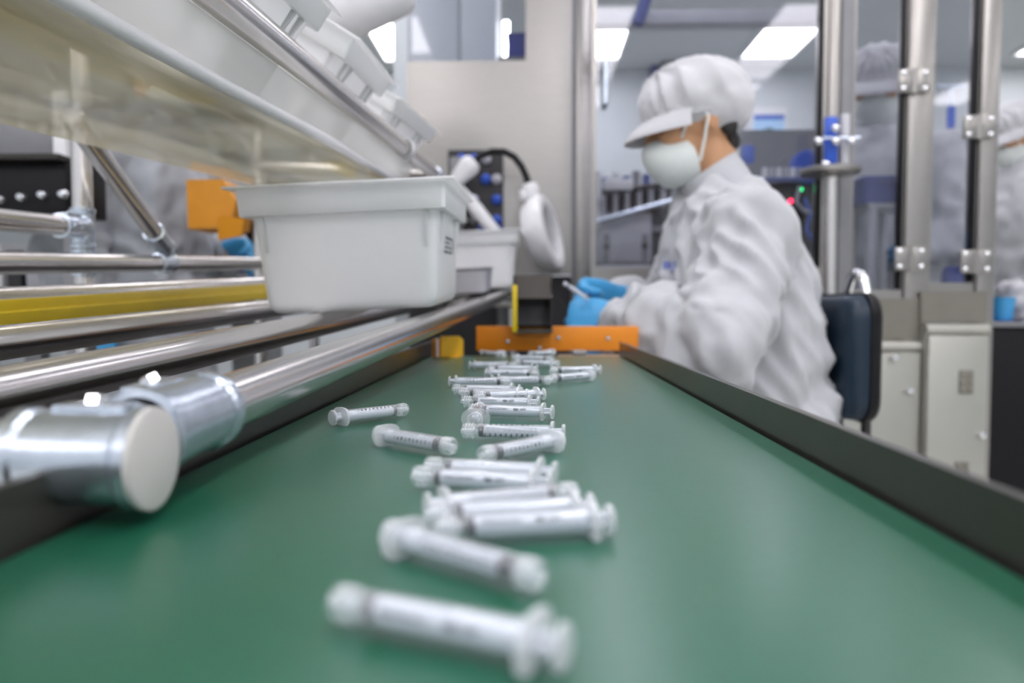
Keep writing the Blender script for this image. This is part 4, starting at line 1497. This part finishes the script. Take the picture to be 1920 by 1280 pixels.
obj('shelf', bx2(B(), ex(935, 2.62), ex(1040, 2.62), 2.55, 2.72, ez(118, 2.62) - 0.02, ez(118, 2.62) - 0.001), M['midgrey'], t, 0)

# ------------------------------------------------------------------ magnifier lamp
LY_ = 2.30
Q = LY_ / 1.36
ml = thing('magnifier_lamp', 'white ring magnifier lamp on black gooseneck hanging before the steel panel', 'lamp', at(1015, 430, LY_))
gp_ = [(884, 306), (900, 293), (922, 284), (945, 284), (964, 294), (978, 312), (987, 332), (991, 348)]
obj('gooseneck', tube(B(), [at(x, y, LY_) for x, y in gp_], 0.0062 * Q, 14), M['black'], ml, 60)
obj('socket', lathe(B(), [(r * Q, h * Q) for r, h in [(0, 0), (0.010, 0.001), (0.014, 0.012), (0.0185, 0.035), (0.019, 0.046), (0.014, 0.054), (0, 0.056)]], at(850, 342, LY_), at(887, 304, LY_) - at(850, 342, LY_), 24), M['white'], ml)
obj('support_arm', tube(B(), [at(846, 338, LY_ + 0.02), at(893, 392, LY_ + 0.02), at(938, 446, LY_ + 0.02), at(941, 470, LY_ + 0.02), at(941, 536, LY_ + 0.02)], [0.010 * Q, 0.013 * Q, 0.0105 * Q, 0.010, 0.010], 16), M['white'], ml)
obj('clamp', box(B(), at(941, 545, LY_ + 0.02), (0.05, 0.05, 0.05), None, 0.006), M['darkgrey'], ml, 30)
obj('clamp_post', cyl(B(), V((at(941, 545, LY_).x, LY_ + 0.02, 0.0)), at(941, 545, LY_ + 0.02), 0.014), M['midgrey'], ml)
jb = B()
lathe(jb, [(r * Q, h * Q) for r, h in [(0, 0), (0.012, 0.002), (0.015, 0.010), (0.015, 0.026), (0.010, 0.034), (0, 0.035)]], at(993, 342, LY_), at(1000, 385, LY_) - at(993, 342, LY_), 20)
tube(jb, [at(996, 362, LY_), at(1002, 385, LY_), at(1006, 402, LY_)], [0.013 * Q, 0.011 * Q, 0.010 * Q], 16)
cyl(jb, at(975, 366, LY_ - 0.01), at(992, 364, LY_), 0.009 * Q, 16)
obj('head_joint', jb, M['white'], ml, 40)
cen = at(1021, 438, LY_)
axn = V((0.92, -0.27, 0.24)).normalized()
obj('ring_head', lathe(B(), [(r * Q * 0.94, h * Q) for r, h in [(0.050, -0.026), (0.062, -0.024), (0.070, -0.012), (0.074, 0.004), (0.074, 0.012), (0.069, 0.016), (0.056, 0.016), (0.050, 0.010)]], cen, axn, 48, True), M['white'], ml, 40)
obj('lens', lathe(B(), [(r * Q, h * Q) for r, h in [(0, -0.012), (0.03, -0.010), (0.051, -0.004), (0.051, 0.000), (0.03, 0.006), (0, 0.008)]], cen, axn, 36), M['lens'], ml, 60)

# pneumatic block with blue fittings on the steel panel
vb = thing('valve_block', 'dark pneumatic valve block with blue fittings mounted on the steel panel', 'valve block', (ex(890, EL), EL - 0.02, ez(370, EL)))
obj('mount_plate', bx2(B(), ex(842, EL), ex(944, EL), EL - 0.015, EL - 0.001, ez(455, EL), ez(282, EL)), M['darkgrey'], vb, 0)
rnd = random.Random(5)
for r_, py in enumerate((300, 338, 376, 414)):
    for c_, px in enumerate((868, 890, 912, 932)):
        x, z = ex(px, EL), ez(py, EL)
        nm = ('fitting', ('blue', 'midgrey', 'blue', 'zinc', 'lightgrey')[(r_ * 3 + c_ * 2) % 5])
        if rnd.random() < 0.88:
            obj(nm[0], lathe(B(), [(0, 0), (0.017, 0), (0.017, 0.012), (0.012, 0.016), (0.012, 0.030), (0.007, 0.034), (0, 0.034)], (x, EL - 0.015, z), (0, -1, 0), 14), M[nm[1]], vb)
obj('valve_body', bx2(B(), ex(848, EL), ex(870, EL), EL - 0.06, EL - 0.015, ez(450, EL), ez(300, EL), 0.004), M['midgrey'], vb, 30)
obj('valve_body', bx2(B(), ex(896, EL), ex(944, EL), EL - 0.045, EL - 0.015, ez(448, EL), ez(424, EL), 0.003), M['slate'], vb, 30)

# ------------------------------------------------------------------ beyond the glass: magazine cabinet
MY = 2.75
mc = thing('magazine_cabinet', 'grey machine cabinet with two locks and sloping rail behind the glass', 'machine', (ex(1170, MY), MY, 0))
obj('case_body', bx2(B(), ex(1108, MY), ex(1222, MY), MY, MY + 0.4, 0.02, ez(398, MY), 0.004), M['midgrey'], mc, 30)
obj('cabinet_door', bx2(B(), ex(1114, MY), ex(1219, MY), MY - 0.012, MY, ez(492, MY), ez(402, MY), 0.003), M['lightgrey'], mc, 30)
obj('cabinet_door', bx2(B(), ex(1114, MY), ex(1219, MY), MY - 0.012, MY, 0.3, ez(497, MY), 0.003), M['lightgrey'], mc, 30)
for px in (1136, 1207):
    lk = obj('lock', lathe(B(), [(0, 0.012), (0.010, 0.011), (0.013, 0.004), (0.013, 0), (0, 0)], (ex(px, MY), MY - 0.012, ez(462, MY)), (0, -1, 0), 16), M['brown'], mc)
    obj('lock_plate', bx2(B(), ex(px, MY) - 0.011, ex(px, MY) + 0.011, MY - 0.016, MY - 0.012, ez(490, MY), ez(440, MY)), M['midgrey'], lk, 0)
obj('dark_body', bx2(B(), ex(1222, MY), ex(1330, MY), MY + 0.02, MY + 0.4, 0.02, ez(345, MY)), M['darkgrey'], mc, 0)
for px in (1262, 1300):
    obj('frame_bar', bx2(B(), ex(px, MY), ex(px + 8, MY), MY, MY + 0.03, 0.1, ez(365, MY)), M['midgrey'], mc, 0)
obj('frame_bar', bx2(B(), ex(1222, MY), ex(1330, MY), MY - 0.005, MY + 0.02, ez(434, MY), ez(424, MY)), M['midgrey'], mc, 0)
a, b = at(1100, 420, MY - 0.06), at(1300, 366, MY - 0.06)
obj('sloping_rail', cyl(B(), a, b, 0.011, 12), M['zinc'], mc)
a, b = at(1118, 362, MY - 0.04), at(1300, 338, MY - 0.04)
obj('sloping_rail', cyl(B(), a, b, 0.009, 12), M['brown'], mc)
obj('slot_back', bx2(B(), ex(1118, MY), ex(1330, MY), MY + 0.005, MY + 0.02, ez(405, MY), ez(352, MY)), M['black'], mc, 0)
for i in range(8):
    px = 1126 + i * 22
    obj('magazine_bar', bx2(B(), ex(px, MY), ex(px + 7, MY), MY - 0.03, MY + 0.003, ez(414 - i * 5, MY), ez(360 - i * 2, MY)), M['lightgrey'], mc, 0)
for i in range(9):
    px = 1130 + i * 19
    h = (14, 22, 17, 26, 20, 15, 24, 18, 21)[i]
    obj('nozzle_block', bx2(B(), ex(px, MY), ex(px + 13, MY), MY + 0.02, MY + 0.06, ez(352, MY), ez(345 - h, MY)), M[('slate', 'lightgrey', 'slate', 'midgrey')[i % 4]], mc, 0)
obj('white_block', bx2(B(), ex(1130, MY), ex(1182, MY), MY - 0.05, MY + 0.01, ez(361, MY), ez(340, MY), 0.004), M['white'], mc, 30)
cbm = B()
cyl(cbm, (ex(1117, MY), MY - 0.06, ez(380, MY)), (ex(1117, MY), MY - 0.06, ez(328, MY)), 0.013, 16)
cyl(cbm, (ex(1117, MY), MY - 0.06, ez(430, MY)), (ex(1117, MY), MY - 0.06, ez(380, MY)), 0.007, 12)
obj('air_cylinder', cbm, M['white'], mc)

# filler head with blue guide parts
FY = 2.20
GY = 1.93
gs = thing('guide_station', 'steel column with an upright blue plate and small turntable before the glass', 'machine', (ex(1545, GY), GY, 0))
fh = thing('filling_head', 'machine head with round blue wheel and glowing red and green lights behind the glass', 'machine', (ex(1500, FY), FY, 0))
obj('back_plate', bx2(B(), ex(1385, FY + .1), ex(1535, FY + .1), FY + 0.1, FY + 0.12, ez(330, FY + .1), ez(246, FY + .1)), M['midgrey'], fh, 0)
obj('lower_body', bx2(B(), ex(1405, FY), ex(1545, FY), FY + 0.02, FY + 0.14, 0.02, ez(336, FY)), M['darkgrey'], fh, 0)
obj('blue_plate', bx2(B(), ex(1537, GY), ex(1560, GY), GY - 0.02, GY + 0.0, ez(312, GY), ez(225, GY), 0.004), M['blue'], gs, 30, 'upright blue plate')
obj('blue_wheel', cyl(B(), (ex(1511, FY), FY, ez(316, FY)), (ex(1511, FY), FY + 0.02, ez(316, FY)), 0.050, 32), M['blue'], fh, 30, 'round blue wheel')
obj('blue_clamp', bx2(B(), ex(1390, FY), ex(1411, FY), FY, FY + 0.03, ez(308, FY), ez(274, FY), 0.004), M['blue'], fh, 30)
obj('turntable', lathe(B(), [(0, 0), (0.068, 0), (0.072, 0.004), (0.072, 0.012), (0.066, 0.016), (0, 0.016)], (ex(1543, GY), GY - 0.03, ez(334, GY)), (0, 0, 1), 32), M['steel'], gs)
obj('column', cyl(B(), (ex(1545, GY), GY - 0.03, 0.0), (ex(1545, GY), GY - 0.03, ez(336, GY)), 0.017, 20), M['chrome'], gs)
obj('column', bx2(B(), ex(1560, FY), ex(1584, FY), FY + 0.02, FY + 0.06, 0.02, ez(340, FY)), M['lightgrey'], fh, 0)
obj('upright_bar', bx2(B(), ex(1567, GY), ex(1581, GY), GY - 0.02, GY + 0.0, ez(326, GY), ez(220, GY), 0.002), M['lightgrey'], gs, 30)
for px, py in ((1560, 244), (1529, 268), (1561, 268), (1590, 268), (1543, 311)):
    obj('knob', ball(B(), (ex(px, GY - .04), GY - 0.04, ez(py, GY - .04)), 0.011, None, 14, 10), M['bright'], gs)
obj('knob_shaft', cyl(B(), (ex(1527, GY), GY - 0.035, ez(268, GY)), (ex(1594, GY), GY - 0.035, ez(268, GY)), 0.004, 8), M['zinc'], gs)
for i in range(6):
    px = 1428 + i * 13
    obj('syringe_holder', cyl(B(), (ex(px, FY), FY - 0.01, ez(338, FY)), (ex(px, FY), FY - 0.01, ez(318, FY)), 0.008, 10), M['lightgrey' if i % 2 else 'white'], fh)
obj('holder_rail', bx2(B(), ex(1415, FY), ex(1506, FY), FY - 0.02, FY + 0.01, ez(344, FY), ez(336, FY)), M['slate'], fh, 0)
g_ = obj('control_face', bx2(B(), ex(1440, FY), ex(1532, FY), FY, FY + 0.02, ez(470, FY), ez(346, FY)), M['black'], fh, 0)
obj('green_light', ball(B(), (ex(1496, FY), FY - 0.004, ez(357, FY)), 0.006, None, 12, 8), M['led_g'], fh, 60, 'glowing green light')
obj('red_light', ball(B(), (ex(1478, FY), FY - 0.004, ez(379, FY)), 0.006, None, 12, 8), M['led_r'], fh, 60, 'glowing red light')
for k_, (pts, m_) in enumerate(((((1500, 350), (1492, 378), (1506, 394), (1540, 404)), 'lightgrey'), (((1508, 372), (1520, 400), (1512, 430), (1530, 460)), 'blue'))):
    obj('hose', tube(B(), [at(x, y, FY - 0.03) for x, y in pts], 0.006, 10), M[m_], fh, 60)

wu = thing('wall_unit', 'grey equipment box fixed high on the far wall above the cap', 'equipment box', (ex(1275, 5.4), 5.49, ez(80, 5.4)))
obj('unit_case', bx2(B(), ex(1232, 5.4), ex(1312, 5.4), 5.32, 5.499, ez(150, 5.4), ez(128, 5.4) + 0.12, 0.01), M['midgrey'], wu, 30)
obj('side_lug', bx2(B(), ex(1218, 5.4), ex(1232, 5.4), 5.40, 5.499, ez(146, 5.4), ez(132, 5.4) + 0.06), M['slate'], wu, 0)
obj('side_lug', bx2(B(), ex(1312, 5.4), ex(1326, 5.4), 5.40, 5.499, ez(146, 5.4), ez(132, 5.4) + 0.06), M['slate'], wu, 0)
# poster on the back wall
po = thing('wall_poster', 'white poster with a blue picture on the far wall past the cap', 'poster', (ex(1438, 5.47), 5.49, ez(245, 5.47)))
PX0, PX1, PZ0, PZ1 = ex(1404, 5.47), ex(1472, 5.47), ez(262, 5.47), ez(203, 5.47)
obj('sheet', bx2(B(), PX0, PX1, 5.49, 5.499, PZ0, PZ1), M['white'], po, 0)
obj('picture', bx2(B(), PX0 + 0.02, PX1 - 0.02, 5.487, 5.49, PZ0 + 0.02, PZ1 - 0.055), M['paleblue'], po, 0)
obj('title_band', bx2(B(), PX0 + 0.02, PX1 - 0.02, 5.484, 5.487, PZ1 - 0.085, PZ1 - 0.055), M['blue'], po, 0)
hl = B()
plate(hl, [(PX0 + 0.05, PZ0 + 0.02)] + [(PX0 + 0.05 + (PX1 - PX0 - 0.1) * i / 10, PZ0 + 0.02 + 0.06 * math.sin(math.pi * i / 10)) for i in range(1, 10)] + [(PX1 - 0.05, PZ0 + 0.02)], 0.002, basis(V((1, 0, 0)), V((0, 0, 1)), V((0, -1, 0)), (0, 5.486, 0)))
obj('hill_shape', hl, M['green'], po, 0)

# blue crate on a stand in front of the standing worker
cr = thing('blue_crate', 'dark blue crate on a steel stand before the worker behind the glass door', 'crate', (ex(1635, 2.16), 2.16, ez(390, 2.16)))
bb = B()
cw, chh = (ex(1684, 2.16) - ex(1588, 2.16)) / 2, ez(342, 2.16) - ez(390, 2.16)
loft(bb, [rrect(cw * .94, 0.075, 0.012, 0), rrect(cw * .97, 0.08, 0.012, chh * .8), rrect(cw, 0.085, 0.012, chh * .81), rrect(cw, 0.085, 0.012, chh), rrect(cw * .93, 0.075, 0.012, chh), rrect(cw * .9, 0.07, 0.012, 0.006)])
for v in bb.verts:
    v.co += V((ex(1640, 2.16), 2.16, ez(390, 2.16)))
obj('crate_body', bb, M['slate'], cr, 30)
st = B()
for sx in (-1, 1):
    for sy in (-1, 1):
        cyl(st, (ex(1640, 2.16) + sx * cw * .55, 2.16 + sy * 0.06, 0.0), (ex(1640, 2.16) + sx * cw * .55, 2.16 + sy * 0.06, ez(390, 2.16) - 0.012), 0.017, 14)
bx2(st, ex(1640, 2.16) - cw * .8, ex(1640, 2.16) + cw * .8, 2.08, 2.24, ez(390, 2.16) - 0.014, ez(390, 2.16))
obj('stand', st, M['lightgrey'], cr, 30)

# hopper machine behind the narrow pane
hp_ = thing('hopper_machine', 'dark grey hopper with a slanted top behind the narrow glass pane', 'machine', (ex(1780, 2.66), 2.66, 0))
hb = B()
plate(hb, [(ex(1742, 2.66), ez(640, 2.80)), (ex(1828, 2.66), ez(640, 2.80)), (ex(1828, 2.66), ez(272, 2.66)), (ex(1742, 2.66), ez(296, 2.66))], 0.3, basis(V((1, 0, 0)), V((0, 0, 1)), V((0, -1, 0)), (0, 2.81, 0)))
obj('hopper_body', hb, M['midgrey'], hp_, 0)
obj('hopper_skirt', bx2(B(), ex(1770, 2.62), ex(1826, 2.62), 2.60, 2.66, 0.05, ez(345, 2.62)), M['slate'], hp_, 0)
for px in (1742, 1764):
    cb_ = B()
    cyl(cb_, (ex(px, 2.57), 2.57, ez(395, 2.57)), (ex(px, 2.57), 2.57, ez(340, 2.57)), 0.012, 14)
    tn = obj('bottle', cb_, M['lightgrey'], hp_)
    obj('reflected_glint', ball(B(), (ex(px, 2.57), 2.565, ez(333, 2.57)), 0.010, None, 12, 8), M['glow_w'], tn, 60)  # glowing ball put in for a highlight reflected on the cylinder top
obj('ledge', bx2(B(), ex(1735, 2.57), ex(1828, 2.57), 2.53, 2.60, ez(400, 2.57), ez(393, 2.57)), M['darkgrey'], hp_, 0)
for a_px, b_px in (((1752, 402), (1745, 500)), ((1762, 402), (1758, 540))):
    obj('pipe', cyl(B(), at(*a_px, 2.56), at(*b_px, 2.56), 0.008, 10), M['lightgrey'], hp_)
obj('hose', tube(B(), [at(1772, 470, 2.55), at(1755, 490, 2.55), at(1746, 515, 2.55), at(1748, 545, 2.55)], 0.007, 10), M['blue'], hp_, 60)
bk = B()
cyl(bk, (ex(1772, 3.05), 3.05, ez(300, 3.05)), (ex(1772, 3.05), 3.05, ez(170, 3.05)), 0.009, 10)
cyl(bk, (ex(1748, 3.05), 3.05, ez(168, 3.05)), (ex(1800, 3.05), 3.05, ez(168, 3.05)), 0.010, 10)
obj('tube_frame', bk, M['zinc'], hp_)
obj('sensor', bx2(B(), ex(1768, 3.03), ex(1779, 3.03), 3.02, 3.04, ez(245, 3.03), ez(205, 3.03)), M['blue'], hp_, 0)

# dark machine and work table at the edge of the photo
dm = thing('dark_machine', 'tall black machine body at the edge of the photo beside the steel cabinets', 'machine', (ex(1900, 2.1), 2.1, 0))
obj('machine_body', bx2(B(), ex(1842, 2.06), ex(2050, 2.06), 2.06, 2.22, 0.02, ez(612, 2.06), 0.006), M['black'], dm, 30)
obj('machine_top', bx2(B(), ex(1842, 2.05), ex(2050, 2.05), 2.05, 2.22, ez(612, 2.05), ez(602, 2.05)), M['midgrey'], dm, 0)
bw = thing('blue_cup', 'bright blue cup standing on the black machine at the photo edge', 'cup', (ex(1880, 2.15), 2.15, ez(604, 2.15)))
obj('cup_body', lathe(B(), [(0, 0), (0.020, 0), (0.024, 0.004), (0.030, 0.062), (0.032, 0.066), (0.028, 0.066), (0.021, 0.006), (0, 0.006)], (ex(1880, 2.10), 2.10, ez(602, 2.05)), (0, 0, 1), 24), M['glove'], bw)
obj('saucer', lathe(B(), [(0, 0), (0.045, 0.0), (0.048, 0.004), (0, 0.004)], (ex(1880, 2.10), 2.10, ez(602, 2.05) - 0.0035), (0, 0, 1), 24), M['deepblue'], bw)
tb2 = thing('wrapped_parts', 'pale bundle of wrapped parts on the black machine at the photo edge', 'bundle', (ex(1885, 2.35), 2.35, ez(602, 2.05)))
bmn = B()
for i in range(9):
    r0 = random.Random(i)
    ball(bmn, (ex(1898 + r0.random() * 22, 2.14), 2.13 + r0.random() * 0.05, ez(602, 2.05) + 0.025 + (i // 3) * 0.030), 0.030, None, 14, 10)
me = remesh(bmn, 0.006, 2)
displace(me, lambda co: 0.004 * noise.noise(co * 40))
link('wrapping', me, M['lightgrey'], tb2, 60)

# ------------------------------------------------------------------ behind the rack on the other side
kc = thing('black_control_unit', 'black control unit with a row of shiny round knobs behind the pipe rack', 'control unit', (ex(50, 1.60), 1.60, 0))
KY = 1.55
obj('unit_body', bx2(B(), ex(-160, KY), ex(130, KY), KY, KY + 0.15, ez(396, KY), ez(298, KY), 0.004), M['black'], kc, 30)
for px, py in ((-29, 372), (10, 370), (49, 366), (88, 362), (126, 361)):
    obj('knob', lathe(B(), [(0, 0.014), (0.006, 0.0135), (0.009, 0.010), (0.010, 0.0), (0, 0)], (ex(px, KY), KY, ez(py, KY)), (0, -1, 0), 16), M['bright'], kc)
obj('unit_shelf', bx2(B(), ex(-160, KY), ex(132, KY), KY - 0.03, KY + 0.15, ez(298, KY), ez(288, KY)), M['brown'], kc, 0)
obj('grey_housing', bx2(B(), ex(-160, KY), ex(78, KY), KY + 0.06, KY + 0.15, ez(287, KY), ez(150, KY), 0.006), M['midgrey'], kc, 30)
obj('white_strip', bx2(B(), ex(80, KY), ex(104, KY), KY + 0.05, KY + 0.15, ez(287, KY), ez(150, KY)), M['white'], kc, 0)
obj('support_leg', bx2(B(), ex(-120, KY), ex(-90, KY), KY + 0.05, KY + 0.09, 0, ez(396, KY)), M['midgrey'], kc, 0)
obj('support_leg', bx2(B(), ex(95, KY), ex(125, KY), KY + 0.05, KY + 0.09, 0, ez(396, KY)), M['midgrey'], kc, 0)
wt = thing('work_table', 'grey work table with small white parts boxes behind the lower rack pipes', 'table', (ex(60, 2.0), 2.0, 0))
obj('table_top', bx2(B(), ex(-200, 2.0), ex(132, 2.0), 1.86, 2.25, ez(548, 2.0) - 0.03, ez(548, 2.0), 0.003), M['lightgrey'], wt, 30)
for x in (ex(-180, 2.0), ex(118, 2.0)):
    for y in (1.89, 2.22):
        obj('leg', bx2(B(), x - 0.02, x + 0.02, y - 0.02, y + 0.02, 0, ez(548, 2.0) - 0.03), M['midgrey'], wt, 0)
for i, (px, wdt, col, top) in enumerate(((-12, 34, 'white', 455), (30, 28, 'darkgrey', 470), (64, 32, 'lightgrey', 462), (102, 26, 'white', 452))):
    lab = ('white parts box at the outer end of the grey table behind the rack', 'small dark box on the grey table behind the rack', 'light grey box on the grey table behind the rack', 'white parts box next to the upright rack pipe')[i]
    bt = thing('parts_box', lab, 'box', (ex(px + wdt / 2, 1.95), 1.95, ez(548, 2.0)))
    x0, x1 = ex(px, 1.95), ex(px + wdt, 1.95)
    z0, z1 = ez(548, 2.0) + 0.0005, ez(top, 1.95)
    bb = B()
    cxx, hw_ = (x0 + x1) / 2, (x1 - x0) / 2
    loft(bb, [[V((cxx, 1.97, z0)) + p for p in rrect(hw_ * .92, 0.05, 0.004, 0, 3)], [V((cxx, 1.97, z0)) + p for p in rrect(hw_, 0.055, 0.004, z1 - z0, 3)],
              [V((cxx, 1.97, z0)) + p for p in rrect(hw_ - 0.003, 0.052, 0.004, z1 - z0, 3)], [V((cxx, 1.97, z0)) + p for p in rrect(hw_ * .92 - 0.003, 0.047, 0.004, 0.004, 3)]])
    obj('box_body', bb, M[col], bt, 30)
# amber box and black unit in front of the grey-smocked worker
AYY = 1.85
ab = thing('amber_box', 'tilted amber plastic box held before the grey smocked worker', 'box', at(415, 395, AYY))
bb = B()
plate(bb, [(-0.062, -0.055), (0.045, -0.055), (0.060, 0.012), (0.030, 0.066), (-0.062, 0.066)], 0.12, basis(V((1, 0, 0.02)), V((-0.02, 0, 1)), V((0, -1, 0)), at(416, 392, AYY + 0.06)))
obj('box_body', bb, M['yelbox'], ab, 20)
obj('box_flap', plate(B(), [(-0.01, -0.05), (0.062, -0.042), (0.072, 0.0), (-0.01, 0.01)], 0.006, basis(V((0.94, -0.34, 0)), V((0, 0, 1)), V((-0.34, -0.94, 0)), at(416, 412, AYY - 0.01))), M['yelbox'], ab, 20)
bu = thing('press_unit', 'black bench press unit beside the amber box behind the large bin', 'machine', (ex(470, 2.38), 2.38, 0))
obj('unit_body', bx2(B(), ex(408, 2.38), ex(520, 2.38), 2.38, 2.62, ez(490, 2.38), ez(372, 2.38), 0.008), M['black'], bu, 30)
obj('unit_base', bx2(B(), ex(404, 2.38), ex(522, 2.38), 2.37, 2.64, ez(508, 2.38), ez(490, 2.38), 0.004), M['deepblue'], bu, 30)
obj('unit_column', bx2(B(), ex(440, 2.45), ex(500, 2.45), 2.42, 2.6, 0.02, ez(508, 2.45)), M['midgrey'], bu, 0)
obj('unit_tray', bx2(B(), ex(430, 2.34), ex(520, 2.34), 2.33, 2.38, ez(545, 2.34), ez(512, 2.34), 0.004), M['lightgrey'], bu, 30)
